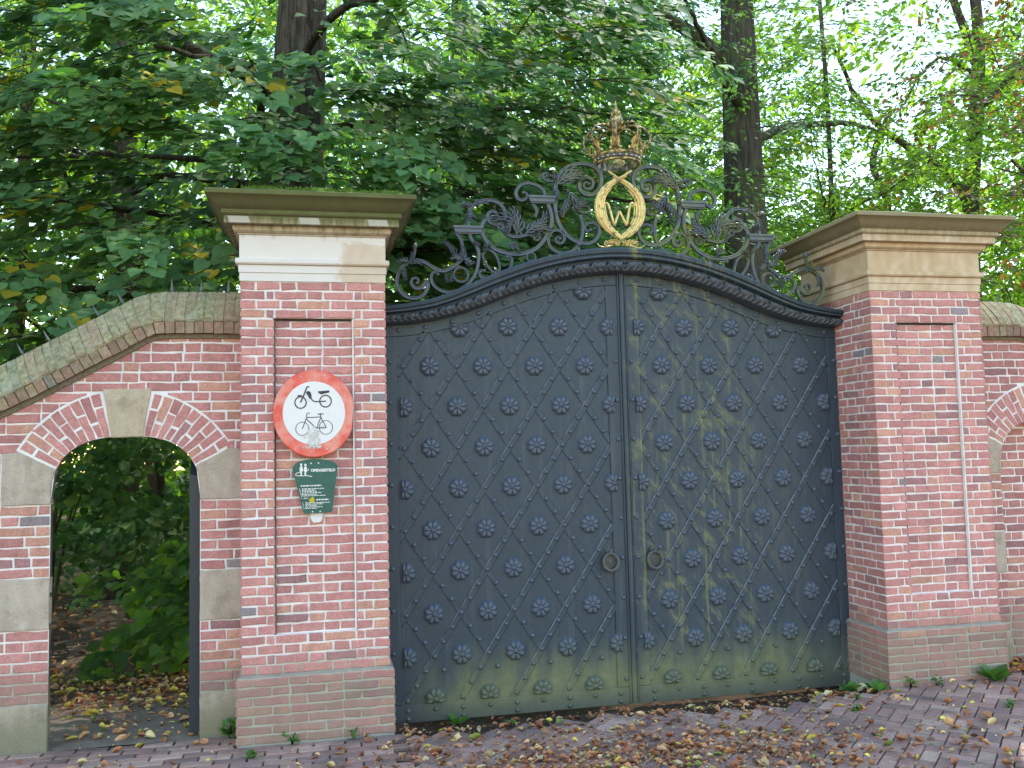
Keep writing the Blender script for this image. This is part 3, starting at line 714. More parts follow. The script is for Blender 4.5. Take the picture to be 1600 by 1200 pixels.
def gate_leaf(side, label):
    mir = (lambda x: x) if side < 0 else (lambda x: 2*GC-x)
    o_x0, o_x1 = 1.012, 2.868
    X = sorted((mir(o_x0), mir(o_x1)))
    root = thing('gate_leaf', label, 'gate door', ((X[0]+X[1])/2, GY, -.10), 'leaves of the iron gate')
    zb = -.10
    N = 40; xs = [X[0]+(X[1]-X[0])*k/N for k in range(N+1)]
    mb = MB()
    for yy in (GY, GY+.06):
        vs = [];
        for x in xs: vs += [(x, yy, zb), (x, yy, lb(x)+.03)]
        mb.add(vs, [(2*k, 2*k+2, 2*k+3, 2*k+1) for k in range(N)])
    for a, b in ((X[0], 0), (X[1], 0)): mb.add([(a, GY, zb), (a, GY+.06, zb), (a, GY+.06, lb(a)+.03), (a, GY, lb(a)+.03)], [(0, 1, 2, 3)])
    mb.add([(X[0], GY, zb), (X[1], GY, zb), (X[1], GY+.06, zb), (X[0], GY+.06, zb)], [(0, 1, 2, 3)])
    mb.build('door_plate', M['gate'], root)
    # border straps
    fb = MB(); bw = .088; th = .013
    gx0, gx1 = (1.100, 2.768); g0, g1 = sorted((mir(gx0), mir(gx1)))
    def prism(poly, y0, y1, bev=.003):
        n = len(poly); c = np.mean(np.array(poly), 0)
        vs = [(p[0], y1, p[1]) for p in poly]+[(p[0], y0+bev, p[1]) for p in poly]
        inn = []
        for i in range(n):
            p = np.array(poly[i]); a = np.array(poly[i-1])-p; b = np.array(poly[(i+1) % n])-p
            a /= np.linalg.norm(a); b /= np.linalg.norm(b); d = a+b; L_ = np.linalg.norm(d)
            d = d/L_ if L_ > .05 else np.array((-a[1], a[0]))
            if np.dot(d, c-p) < 0: d = -d
            s_ = abs(a[0]*d[1]-a[1]*d[0]); inn.append(p+d*bev/max(.4, s_))
        vs += [(p[0], y0, p[1]) for p in inn]
        fs = []
        for i in range(n):
            j = (i+1) % n; fs += [(i, j, n+j, n+i), (n+i, n+j, 2*n+j, 2*n+i)]
        fs.append(tuple(range(2*n, 3*n))); return vs, fs
    fb.add(*prism([(X[0]+.001, zb+.135), (g0, zb+.135), (g0, lb(g0)-bw), (X[0]+.001, lb(X[0])-bw+.0)], GY-th, GY))
    fb.add(*prism([(g1, zb+.135), (X[1]-.001, zb+.135), (X[1]-.001, lb(X[1])-bw), (g1, lb(g1)-bw)], GY-th, GY))
    fb.add(*prism([(X[0]+.001, zb+.002), (X[1]-.001, zb+.002), (X[1]-.001, zb+.133), (X[0]+.001, zb+.133)], GY-th-.001, GY))
    vs = []
    for x in xs: vs += [(x, GY-th+.0005, lb(x)+.028), (x, GY-th+.0005, lb(x)-bw+.003), (x, GY-th+.0035, lb(x)-bw), (x, GY, lb(x)-bw)]
    fb.add(vs, [(4*k+j, 4*k+4+j, 4*k+5+j, 4*k+1+j) for k in range(N) for j in range(3)])
    fb.build('border_strap', M['gate'], root)
    # diagonal straps
    inside = lambda x, z: g0 < x < g1 and zb+.135 < z < lb(x)-bw
    dx, dz = .206, .3105; nx_, nz_ = (1.551, 2.545)
    nodes = set(); half = .023
    rivs = []
    for sgn in (1, -1):
        for k in range(-18, 20):
            ax = mir(nx_+.412*k); t_in = [t for t in np.linspace(-11, 7, 2401) if inside(ax+dx*t, nz_+sgn*dz*t)]
            if len(t_in) < 8: continue
            ta, tb_ = min(t_in)-.04, max(t_in)+.04
            d = np.array((dx, sgn*dz)); d = d/np.linalg.norm(d); n_ = np.array((-d[1], d[0]))
            A = np.array((ax+dx*ta, nz_+sgn*dz*ta)); B = np.array((ax+dx*tb_, nz_+sgn*dz*tb_))
            y0 = GY-.0125 if sgn > 0 else GY-.0065
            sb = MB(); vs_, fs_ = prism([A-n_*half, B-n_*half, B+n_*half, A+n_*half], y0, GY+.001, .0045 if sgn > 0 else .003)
            for fi, f_ in enumerate(fs_): sb.add([vs_[i_] for i_ in f_], [tuple(range(len(f_)))], (.12, .12, .12, 1) if (fi == 5 and sgn > 0) else (.999, 1, 1, 1))  # upper-left bevel of rising straps coloured pale as a painted highlight
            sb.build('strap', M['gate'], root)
            for q in range(int(math.floor(ta*3)), int(math.ceil(tb_*3))+1):
                tt = q/3; p = (ax+dx*tt, nz_+sgn*dz*tt)
                m_ = .028
                if g0-m_*.6 < p[0] < g1+m_*.6 and zb+.125 < p[1] < lb(p[0])-bw+.01:
                    key = (round(p[0], 2), round(p[1], 2))
                    if key in nodes: continue
                    nodes.add(key); rivs.append((p[0], GY-.0125 if (sgn > 0 or q % 3 == 0) else GY-.0065, p[1]))
    for z in np.arange(zb+.20, 2.75, .310):
        rivs += [(X[0]+.030, GY-th, z), (X[1]-.030, GY-th, z)]
    for x in np.arange(X[0]+.10, X[1]-.05, .206):
        rivs += [(x, GY-th, lb(x)-.042)]
    for i, x in enumerate(np.arange(X[0]+.13, X[1]-.05, .206)): rivs += [(x, GY-th-.001, zb+.09)] + ([(x, GY-th-.001, zb+.03)] if i % 2 == 0 else [])
    # rivets: the 100 nearest the camera one by one, the rest as one mesh
    rivs.sort(key=lambda p: (p[0]-.55)**2+(p[1]+6.27)**2+(p[2]-1.885)**2)
    for p in rivs[:100]: inst(RIVET, root, p, scale=random.uniform(.92, 1.08)).name = 'rivet'
    rb = MB()
    for p in rivs[100:]: rb.add([(p[0]+v[0], p[1]+v[1], p[2]+v[2]) for v in RV], RF)
    o = rb.build('rivets', M['stud'], root, smooth=True); o['kind'] = 'stuff'
    # rosettes
    c1 = [1.345+.412*k for k in range(4)]; c2 = [1.139, 1.551, 1.963, 2.375, 2.790]
    L_, R_ = ('r', 'l') if side < 0 else ('l', 'r')
    for z in (2.545, 1.924, 1.303, .682):
        for x in c1: rosette(root, mir(x), z, GY)
    for z in (2.8555, 2.2345, 1.6135, .9925, .3715):
        for i, x in enumerate(c2):
            if abs(z-.9925) < .01 and i == 4: continue          # the ring handle stands here
            if z > 2.8 and i == 0: continue
            cut = None
            if i == 0: cut = L_
            if i == 4: cut = R_
            xx = x; zz = z
            if z > 2.8 and i == 1: rosette(root, mir(1.58), 2.848, GY-.011, 'b'); continue
            rosette(root, mir(xx), zz, GY if i not in (0, 4) else GY-.002, cut)
    for x in c1: rosette(root, mir(x), .065, GY-.012, 't')
    rosette(root, mir(2.583), 3.150, GY-.011, 'b')
    # ring handle
    hx = mir(2.733) if side < 0 else 3.099
    hb = MB(); lathe(hb, [(0, 0), (.052, 0), (.055, -.003)], (0, 0, 0), 4)
    eb = MB(); nn = 24
    vs = [(hx, GY-.019, 1.01)]+[(hx+.056*cos(2*pi*k/nn), GY-.016, 1.01+.062*sin(2*pi*k/nn)) for k in range(nn)]+[(hx+.060*cos(2*pi*k/nn), GY-.009, 1.01+.066*sin(2*pi*k/nn)) for k in range(nn)]
    eb.add(vs, [(0, 1+k, 1+(k+1) % nn) for k in range(nn)]+[(1+k, 1+nn+k, 1+nn+(k+1) % nn, 1+(k+1) % nn) for k in range(nn)])
    eb.box(hx-.010, hx+.010, GY-.024, GY-.017, .985, 1.012); pl = eb.build('handle_plate', M['rust'], root)
    hb = MB(); pts = [(hx+.061*cos(a), GY-.040-.016*(.5-.5*sin(a)), 1.003+.064*sin(a)) for a in np.linspace(0, 2*pi, 33)[:-1]]
    k = 10; vs = []
    for i, p in enumerate(pts):
        a = 2*pi*i/32; rr = .0115+.004*(.5-.5*sin(a))
        for j in range(k):
            b = 2*pi*j/k; vs.append((p[0]+rr*cos(b)*cos(a), p[1]+rr*sin(b), p[2]+rr*cos(b)*sin(a)))
    hb.add(vs, [(i*k+j, i*k+(j+1) % k, ((i+1) % 32)*k+(j+1) % k, ((i+1) % 32)*k+j) for i in range(32) for j in range(k)])
    tube(hb, [(hx-.012, GY-.056, .937), (hx+.012, GY-.056, .937)], .0175, 10)
    hb.build('ring_handle', M['rust'], pl, smooth=True, base=tuple(root.location))
    kb = MB(); ball(kb, (hx, GY-.035, 1.072), .021, 10, (1, 1.25, 1)); kb.box(hx-.030, hx+.030, GY-.017, GY-.012, 1.066, 1.098); kb.build('handle_staple', M['rust'], pl, base=tuple(root.location))
    if side > 0:     # cover moulding over the meeting stile
        ab = MB(); pr = [(-.040, 0), (-.040, -.020), (-.034, -.026), (-.028, -.026), (-.024, -.020), (-.021, -.034), (-.010, -.042), (.004, -.042), (.014, -.034), (.017, -.022), (.022, -.028), (.028, -.028), (.034, -.020), (.034, 0)]
        n = len(pr); vs = []
        zt = lb(GC)+.03
        for z in (zb+.01, zt): vs += [(GC+a, GY-.001+b, z) for a, b in pr]
        ab.add(vs, [(j, j+1, n+j+1, n+j) for j in range(n-1)]+[tuple(range(n))]); autosmooth(ab.build('cover_moulding', M['gate'], root), 35)
    return root
LEAF_L = gate_leaf(-1, 'left leaf of the dark iron gate, studded with rosettes and diagonal straps')
LEAF_R = gate_leaf(1, 'right leaf of the studded iron gate, streaked with green algae beside the cover moulding')

# ------------------------------------------------------------------ arched head with crest
OV = thing('gate_overthrow', 'arched iron gate head with scrollwork crest, gilded wreath and crown', 'gate crest', (GC, .45, 2.86))
mb = MB(); N = 120; xs = [1.0+(4.808-1.0)*k/N for k in range(N+1)]
# section: t across the height 0..1, y out
sec = [(.40, .470), (.43, .440), (.47, .425), (.50, .425), (.52, .430), (.55, .430), (.57, .392), (.62, .378), (.68, .378), (.72, .392), (.75, .392), (.78, .372), (.92, .366), (.98, .372), (1.0, .385), (1.0, .64), (.0, .64), (.0, .56)]
vs = []
for x in xs:
    a, b = lb(x), lt(x)
    for t_, y in sec: vs.append((x, y, a+(b-a)*t_))
k = len(sec)
mb.add(vs, [(i*k+j, i*k+j+1, (i+1)*k+j+1, (i+1)*k+j) for i in range(N) for j in range(k-1)]+[tuple(range(k)), tuple(N*k+j for j in range(k))[::-1]])
autosmooth(mb.build('arched_beam', M['gate'], OV), 30)
# carved leaf frieze along the lower half of the head
mb = MB(); un = 28; per = 26; nt = 18; Ns = un*per; x0, x1 = 1.0, 4.808
arc = [0]; fx = np.linspace(x0, x1, 800)
for a, b in zip(fx, fx[1:]): arc.append(arc[-1]+math.hypot(b-a, lb(b)-lb(a)))
vs = []
for i in range(Ns+1):
    s = i/Ns; x = float(np.interp(s*arc[-1], arc, fx)); a, b = lb(x), lt(x); p = (s*un) % 1
    sg = 1 if x < GC else -1; pp = p if sg > 0 else 1-p
    for j in range(nt+1):
        t_ = j/nt
        basey = .432-.040*sin(min(1, t_*1.05)*pi/2)+.06*max(0, t_-.86)*4
        if t_ < .14: basey = .500-.068*(t_/.14)
        fl = .5+.5*sin(2*pi*(pp*3.0+1.0*sin(pi*t_)+.4*t_))
        h = .017*fl*sin(pi*min(1, t_*1.1))**.6+.018*math.exp(-((pp-.5)/.30)**2)*sin(pi*t_)
        hole = math.exp(-(((pp-.93)/.060)**2+((t_-.80)/.13)**2)) + math.exp(-(((pp+.07)/.060)**2+((t_-.80)/.13)**2))
        h -= .055*min(1, hole)
        egg = math.exp(-((pp-.5)/.13)**2-((t_-.12)/.11)**2); h += .030*egg
        vs.append((x, basey-h, a-.004+(b-a)*.50*t_))
k = nt+1
mb.add(vs, [(i*k+j, (i+1)*k+j, (i+1)*k+j+1, i*k+j+1) for i in range(Ns) for j in range(nt)]); mb.build('leaf_frieze', M['frieze'], OV, smooth=True)

IX, IY = 2.883, .47
SC = {
'A': [(1.621,3.179),(1.606,3.199),(1.624,3.218),(1.653,3.209),(1.662,3.176),(1.639,3.144),(1.596,3.14),(1.56,3.174),(1.545,3.192),(1.537,3.148),(1.572,3.088),(1.638,3.061),(1.71,3.079),(1.76,3.138),(1.77,3.204),(1.744,3.278),(1.692,3.331),(1.626,3.354),(1.567,3.345),(1.516,3.315),(1.465,3.283),(1.399,3.278),(1.331,3.316),(1.27,3.369)],
'B': [(1.458,3.25),(1.476,3.265),(1.5,3.256),(1.511,3.215),(1.492,3.164),(1.438,3.124),(1.372,3.112),(1.297,3.129),(1.221,3.183),(1.167,3.258),(1.143,3.342),(1.138,3.425),(1.158,3.482),(1.192,3.529),(1.21,3.582)],
'C': [(1.321,3.579),(1.289,3.545),(1.267,3.497),(1.265,3.445),(1.284,3.399),(1.3,3.376)],
'D': [(0.914,3.396),(0.891,3.4),(0.876,3.37),(0.885,3.324),(0.916,3.286),(0.978,3.259),(1.039,3.238),(1.093,3.222),(1.127,3.237),(1.134,3.267),(1.117,3.289),(1.096,3.282)],
'E': [(1.212,3.627),(1.215,3.695),(1.197,3.764),(1.148,3.816),(1.079,3.84),(1.003,3.836),(0.947,3.8),(0.919,3.735),(0.938,3.673),(0.992,3.652),(1.045,3.667),(1.062,3.708),(1.043,3.746),(1.005,3.752),(0.982,3.725),(0.998,3.699),(1.019,3.704)],
'F': [(0.968,3.672),(1.006,3.705),(1.052,3.697),(1.093,3.669),(1.11,3.615),(1.093,3.547),(1.041,3.48),(0.974,3.441),(0.882,3.42),(0.79,3.423),(0.696,3.458),(0.625,3.521),(0.571,3.607),(0.547,3.685),(0.551,3.762),(0.574,3.826)],
'G': [(0.594,3.897),(0.613,3.941),(0.667,3.978),(0.737,3.989),(0.795,3.967),(0.829,3.915),(0.819,3.867),(0.782,3.851),(0.744,3.874),(0.744,3.907),(0.768,3.912)],
'H': [(0.702,3.826),(0.675,3.797),(0.665,3.758),(0.682,3.719)],
'I': [(0.951,3.615),(0.977,3.623),(0.981,3.644),(0.96,3.654),(0.942,3.639),(0.932,3.6),(0.894,3.567),(0.833,3.557),(0.755,3.574),(0.677,3.601),(0.615,3.606),(0.605,3.583)],
'J': [(0.678,3.558),(0.694,3.565),(0.691,3.542),(0.663,3.535),(0.644,3.559),(0.653,3.586),(0.685,3.591),(0.725,3.564)],
'K': [(0.858,3.484),(0.868,3.495),(0.878,3.476),(0.858,3.462),(0.835,3.474),(0.834,3.5),(0.862,3.51),(0.888,3.488)],
'L': [(0.23,4.004),(0.252,4.016),(0.271,4.002),(0.269,3.974),(0.238,3.96),(0.203,3.98),(0.197,4.024),(0.228,4.054),(0.276,4.049),(0.31,4.004),(0.302,3.95),(0.255,3.915),(0.194,3.922),(0.144,3.971),(0.124,4.043),(0.143,4.108),(0.195,4.15),(0.266,4.166),(0.346,4.156),(0.427,4.117),(0.48,4.052),(0.507,3.965),(0.516,3.872),(0.513,3.779),(0.493,3.686),(0.45,3.61),(0.389,3.553),(0.318,3.524),(0.255,3.518),(0.198,3.542),(0.16,3.595),(0.163,3.652),(0.202,3.684),(0.25,3.681),(0.276,3.649),(0.26,3.618),(0.227,3.629)],
'O': [(0.483,3.551),(0.498,3.566),(0.518,3.55),(0.508,3.521),(0.468,3.517),(0.447,3.551),(0.461,3.597),(0.505,3.619),(0.555,3.6),(0.579,3.545),(0.568,3.491),(0.525,3.451),(0.463,3.434),(0.4,3.449),(0.343,3.492),(0.304,3.56),(0.293,3.63),(0.297,3.692),(0.314,3.746)],
'P': [(0.513,4.027),(0.541,4.014),(0.58,4.017),(0.609,4.042),(0.605,4.07),(0.578,4.071),(0.574,4.048)],
'Q': [(0.277,3.814),(0.253,3.821),(0.233,3.8),(0.25,3.772),(0.295,3.77),(0.334,3.792),(0.364,3.83),(0.39,3.884),(0.404,3.946)],
'R': [(0.408,3.953),(0.394,3.891),(0.408,3.813),(0.446,3.75),(0.462,3.726)],
'V': [(1.67,3.331),(1.648,3.369),(1.632,3.414),(1.631,3.459)]}
RINGS = [([(1.104,3.411),(1.08,3.438),(1.042,3.442),(1.005,3.41),(0.979,3.345),(0.977,3.292),(1.001,3.272),(1.038,3.283),(1.075,3.328),(1.1,3.377)], .018),
         ([(1.28+.056*cos(a), 3.249+.056*sin(a)) for a in np.linspace(0, 2*pi, 13)[:-1]], .016),
         ([(.722+.036*cos(a), 3.399+.033*sin(a)) for a in np.linspace(0, 2*pi, 11)[:-1]], .014)]
WID = dict(A=.028, B=.026, C=.024, D=.022, E=.028, F=.031, G=.026, H=.022, I=.025, J=.016, K=.016, L=.031, O=.024, P=.020, Q=.018, R=.020, V=.018)
END = dict(A=('s',), B=('s',), E=('e',), F=(), G=('e',), I=('s',), L=('s', 'e'), O=('s',), D=('s', 'e'), P=('e',), Q=('s',))
def blade(mb, p, a, L, w, curl, y, rise, n=7):
    """pointed, ridged leaflet in the plane of the crest"""
    p = np.array(p, float); vs = []
    for i in range(n+1):
        t = i/n; d = np.array((cos(a), sin(a))); nn = np.array((-d[1], d[0])); ww = w*(sin(pi*min(1, .18+.82*t))**.8)*(1 if t < 1 else .05)
        yy = y-rise*sin(pi*.75*t)
        for (q, o) in ((-1, .006), (0, -.006), (1, .006), (0, .012)): vs.append((p[0]+nn[0]*ww*q, yy+o, p[1]+nn[1]*ww*q))
        a += curl/n; p = p+d*L/n
    mb.add(vs, [(i*4+j, i*4+(j+1) % 4, (i+1)*4+(j+1) % 4, (i+1)*4+j) for i in range(n) for j in range(4)]+[(0, 1, 2, 3)])
    return p
def acanthus(mb, x, z, ang, L, W_, curl, y, lobes=4, out=.03):
    """acanthus leaf: bending rib with pairs of pointed leaflets, tip rolled forward"""
    L = L*1.08; n = 5 if L > .12 else 4; p = np.array((x, z)); a = ang; c = curl*1.3
    blade(mb, p, a, L, W_*.34, c, y, out, 12)
    for i in range(n):
        t = (i+.4)/(n+.3); aa = ang+c*t; q = np.array((x, z)); m_ = 10
        for k in range(m_): th = ang+c*t*k/m_; q = q+np.array((cos(th), sin(th)))*L*t/m_
        ll = L*(.42-.16*t); 
        for sg in (-1, 1): blade(mb, q, aa+sg*(.95-.35*t), ll, W_*.30*(1-.3*t), -sg*1.1, y-out*sin(pi*.75*t)*.8, .012, 6)
for sd in (-1, 1):
    fx_ = lambda D: IX+sd*(D+.010)
    for key, pts in SC.items():
        b = MB(); P = catmull(pts, 6); P = [(fx_(p[0]), p[1]) for p in P]; e = END.get(key, ())
        tp = lambda t, e=e: (min(1, .45+t*2.2) if 's' in e else 1)*(min(1, .45+(1-t)*2.2) if 'e' in e else 1)
        flatbar(b, P, WID[key], IY+(.004 if key in 'DHJKQR' else 0), .034, tp)
        # little eye closing each volute
        if 's' in e: ball(b, (P[0][0], IY-.004, P[0][1]), .015 if WID[key] > .018 else .011, 10, (1, 1.2, 1))
        if 'e' in e: ball(b, (P[-1][0], IY-.004, P[-1][1]), .015 if WID[key] > .018 else .011, 10, (1, 1.2, 1))
        autosmooth(b.build('scroll', M['iron'], OV), 50)
    for pts, w in RINGS:
        b = MB(); P = [(fx_(p[0]), p[1]) for p in catmull(pts, 4, True)]; flatbar(b, P, w, IY, .03, closed=True); autosmooth(b.build('iron_ring', M['iron'], OV), 50)
    for (a, c, zz) in ((1.335, 1.105, 3.622), (.735, .512, 3.882)):
        b = MB(); xa, xb = sorted((fx_(a), fx_(c)))
        b.box(xa, xb, IY-.040, IY+.030, zz-.012, zz+.006); b.box(xa+.006, xb-.006, IY-.030, IY+.025, zz-.026, zz-.012); b.box(xa+.012, xb-.010, IY-.034, IY+.025, zz-.044, zz-.026); b.box(xa+.022, xb-.014, IY-.022, IY+.02, zz-.054, zz-.044)
        b.build('ledge', M['iron'], OV)
    # acanthus work
    ang = lambda a: a if sd < 0 else pi-a
    cu = lambda c: c if sd < 0 else -c
    for grp in (
        [(1.27, 3.36, 2.2, .10, .035, 1.6), (1.27, 3.37, .3, .09, .032, -1.8), (1.26, 3.38, 1.4, .09, .03, .6), (1.32, 3.39, 1.9, .13, .022, .7), (1.25, 3.35, -.6, .07, .03, .8), (1.29, 3.36, 2.9, .06, .03, -1.)],
        [(1.69, 3.33, .4, .11, .030, -.9), (1.68, 3.34, 2.6, .09, .032, 1.2), (1.72, 3.30, -1.7, .10, .028, .5), (1.66, 3.35, 1.4, .06, .02, .3)],
        [(1.19, 3.76, -2.1, .09, .03, .7), (1.17, 3.80, .5, .11, .03, -.8), (1.19, 3.78, 2.2, .07, .028, 1.4), (1.20, 3.74, -1.2, .07, .022, .6)],
        [(.84, 3.57, 1.2, .20, .040, .9), (.76, 3.58, .9, .19, .040, -1.2), (.80, 3.57, 1.7, .27, .036, 1.6), (.70, 3.60, .5, .17, .036, .9), (.72, 3.60, 1.15, .14, .03, -.9), (.90, 3.57, 1.9, .12, .03, -1.1)],
        [(.50, 3.98, .9, .20, .045, -1.0), (.49, 4.03, .5, .18, .042, -.5), (.44, 4.10, .2, .17, .038, -1.0), (.51, 3.96, -1.6, .10, .03, .4), (.41, 4.10, -.9, .12, .03, -.9), (.50, 4.02, 2.1, .08, .025, 1.2)],
        [(.40, 3.93, -1.2, .16, .028, .8), (.41, 3.88, -1.7, .15, .026, -.7), (.38, 3.86, -.9, .12, .025, 1.4), (.39, 3.80, -.3, .13, .022, 1.5)],
        [(1.13, 3.47, 2.0, .06, .018, 1.2), (1.10, 3.46, 1.0, .06, .018, -1.2), (1.11, 3.45, -.4, .05, .014, .5)],
        [(1.38, 3.19, .5, .08, .018, 1.4), (1.38, 3.18, 2.4, .06, .016, -1.2), (1.40, 3.20, 1.5, .05, .016, .4)],
        [(.86, 3.48, -.3, .07, .02, -1.1), (.68, 3.55, .6, .06, .018, 1.1)]):
        for (D, z, a, L, w, c) in grp:
            b = MB(); acanthus(b, fx_(D), z, ang(a), L, w, cu(c), IY-.018, lobes=4 if L > .12 else 3, out=.03 if L > .1 else .02); b.build('acanthus_leaf', M['iron'], OV, smooth=True)
    for (D, z, r) in ((1.246, 3.80, .024), (1.63, 3.465, .021), (1.385, 3.487, .018), (.33, 3.512, .021)): b = MB(); ball(b, (fx_(D), IY-.005, z), r, 10, (1.0, 1.2, 1.15)); b.build('finial_knob', M['iron'], OV, smooth=True)
    for P, r_ in (([(fx_(1.246), IY, 3.80), (fx_(1.21), IY, 3.775)], .006), ([(fx_(1.385), IY, 3.487), (fx_(1.345), IY, 3.46), (fx_(1.325), IY, 3.42)], .006), ([(fx_(.33), IY, 3.50), (fx_(.33), IY, 3.44)], .010)):
        b = MB(); tube(b, P, r_, 6); b.build('knob_stem', M['iron'], OV)
    # iron bracket under the crown
    b = MB(); tube(b, [(IX+sd*.11, IY+.02, 4.19), (IX+sd*.125, IY+.02, 4.10), (IX+sd*.15, IY+.02, 4.03)], .012, 6); b.build('bracket', M['iron'], OV)

# gilded palm wreath: two bundles of blades crossing at foot and head
def palm(sd, yo):
    b = MB(); C0 = IX+.010
    mid = [(.012, 3.545), (-.055, 3.592), (-.105, 3.640), (-.148, 3.705), (-.166, 3.775), (-.166, 3.845), (-.143, 3.918), (-.102, 3.973), (-.045, 4.020), (.030, 4.068), (.085, 4.108)]
    for (off, w, t0, t1, dy) in ((-.024, .017, 0, .74, .0), (-.012, .020, .0, .92, -.010), (.0, .023, .02, 1.0, -.018), (.012, .018, .08, .86, -.012), (.017, .011, .18, .70, -.002), (-.036, .010, .22, .50, .006)):
        P = catmull(mid, 6); n = len(P); pts = []; rad = []
        i0, i1 = int(t0*(n-1)), int(t1*(n-1))
        for i in range(i0, i1+1):
            t = i/(n-1); a, c = P[max(0, i-1)], P[min(n-1, i+1)]; d = (c-a)/np.linalg.norm(c-a); nn = np.array((-d[1], d[0]))
            k = (i-i0)/max(1, i1-i0); sp = sin(pi*min(1, .15+t*.8))
            p = P[i]+nn*off*1.2*(.35+.9*sp)
            pts.append((C0-sd*p[0]*1.09, IY-.022+dy+yo*t, p[1])); rad.append(w*.53*(.42+.78*sin(pi*min(.88, .10+k*.78))))
        tube(b, pts, rad, 8)
    o = b.build('palm_frond', M['gold'], OV, smooth=True); return o
palm(-1, -.018); palm(1, .012)
b = MB(); wp = catmull([(-.127, 3.829), (-.117, 3.845), (-.099, 3.849), (-.084, 3.830), (-.064, 3.755), (-.044, 3.672)], 4)+catmull([(-.040, 3.672), (-.020, 3.730), (.002, 3.786)], 3)+catmull([(.005, 3.786), (.030, 3.735), (.057, 3.674)], 3)+catmull([(.061, 3.675), (.076, 3.755), (.094, 3.840), (.110, 3.856), (.126, 3.848), (.132, 3.832)], 4)
tube(b, [(IX+p[0]*1.02+.004, IY-.01, p[1]) for p in wp], .0105, 8); b.build('monogram_letter', M['gold'], OV, smooth=True)
b = MB()
for sd in (-1, 1):
    P = catmull([(.0, 3.545), (.03, 3.520), (.07, 3.505), (.11, 3.497), (.135, 3.512), (.128, 3.532), (.112, 3.527)], 5); tube(b, [(IX+.01+sd*p[0], IY-.02, p[1]) for p in P], .0085, 6)
    P = catmull([(.10, 3.497), (.15, 3.488), (.185, 3.50), (.20, 3.52)], 4); tube(b, [(IX+.01+sd*p[0], IY-.02, p[1]) for p in P], [.008*(1-.6*i/12) for i in range(len(P))], 6)
    acanthus(b, IX+.01+sd*.01, 3.505, pi/2-sd*1.0, .12, .022, -sd*.8, IY-.025, 2)
b.build('gilded_tendril', M['gold'], OV, smooth=True)

# crown: base circlet with jewels, leaves, eight pearled arches, orb and cross
CZ = 4.160; CX_, CY_ = IX+.004, IY-.01; CR = .182
b = MB(); lathe(b, [(CR-.022, .002), (CR-.004, 0), (CR+.006, .006), (CR+.004, .014), (CR-.002, .017), (CR+.006, .055), (CR+.014, .058), (CR+.017, .066), (CR+.010, .074), (CR-.010, .076), (CR-.022, .002)], (CX_, CY_, CZ), 40)
CROWN = b.build('crown', M['gold_worn'], OV, smooth=True); OL = tuple(OV.location)
b = MB(); lathe(b, [(CR-.010, .018), (CR+.002, .020), (CR+.007, .050), (CR-.008, .053)], (CX_, CY_, CZ), 40); b.build('crown_band', M['frieze'], CROWN, smooth=True, base=OL)
for k in range(24):
    jb = MB(); a = 2*pi*k/24+.06; ball(jb, (CX_+(CR+.004)*cos(a), CY_+(CR+.004)*sin(a), CZ+.036), .0085 if k % 3 else .012, 6); jb.build('crown_jewel', M['gold'], CROWN, smooth=True, base=OL)
for k in range(16):
    jb = MB(); a = 2*pi*(k+.5)/16; ball(jb, (CX_+(CR+.013)*cos(a), CY_+(CR+.013)*sin(a), CZ+.092), .0125, 8); jb.build('crown_pearl', M['gold'], CROWN, smooth=True, base=OL)
for k in range(8):
    a = 2*pi*k/8+pi/8; ca, sa = cos(a), sin(a)
    P = catmull([(CR+.004, .07), (CR+.034, .11), (CR+.072, .165), (CR+.084, .215), (CR+.060, .266), (CR+.005, .302), (CR-.075, .318), (.06, .306), (.02, .292)], 5)
    b = MB(); n = len(P); vs = []
    for i, p in enumerate(P):
        d = P[min(n-1, i+1)]-P[max(0, i-1)]; d /= np.linalg.norm(d); nn = (d[1], -d[0]); w = .023*(1-.3*i/n)
        for (u, v) in ((-1, 0), (-.6, .5), (0, .75), (.6, .5), (1, 0), (0, -.4)):
            r_ = p[0]+nn[0]*v*.012; z_ = p[1]+nn[1]*v*.012; vs.append((CX_+ca*r_-sa*u*w, CY_+sa*r_+ca*u*w, CZ+z_))
    b.add(vs, [(i*6+j, i*6+(j+1) % 6, (i+1)*6+(j+1) % 6, (i+1)*6+j) for i in range(n-1) for j in range(6)])
    for i in range(4, n-3, 3):
        p = P[i]; ball(b, (CX_+ca*(p[0]+.012*(1 if i < n*.5 else .2)), CY_+sa*(p[0]+.012*(1 if i < n*.5 else .2)), CZ+p[1]+.010*(i > n*.4)), .0115*(1-.3*i/n), 6)
    b.build('crown_arch', M['gold_worn'], CROWN, smooth=True, base=OL)
    lf = MB()      # upright strawberry leaf at the foot of each arch
    for (oo, h, w, lean) in ((0, .115, .025, .030), (-.5, .095, .019, .032), (.5, .095, .019, .032)):
        rows = []
        for i in range(7):
            t_ = i/6; ww = w*sin(pi*(.12+.80*t_))*(1.0 if i % 2 else 1.25); r_ = CR+.010+lean*t_*t_+.012*sin(pi*t_)+(.012 if i == 6 else 0)
            for u in (-1, 0, 1):
                sh = oo*.055*t_+u*ww; rr = r_+(.007 if u == 0 else 0); rows.append((CX_+ca*rr-sa*sh, CY_+sa*rr+ca*sh, CZ+.070+h*t_))
        lf.add(rows, [(i*3+j, i*3+j+1, (i+1)*3+j+1, (i+1)*3+j) for i in range(6) for j in range(2)])
    lf.build('crown_leaf', M['gold'], CROWN, smooth=True, base=OL)
b = MB(); lathe(b, [(.0, .285), (.05, .29), (.058, .305), (.040, .318), (.030, .322), (.045, .335), (.056, .355), (.058, .375), (.050, .398), (.030, .415), (.016, .420)], (CX_, CY_, CZ), 16)
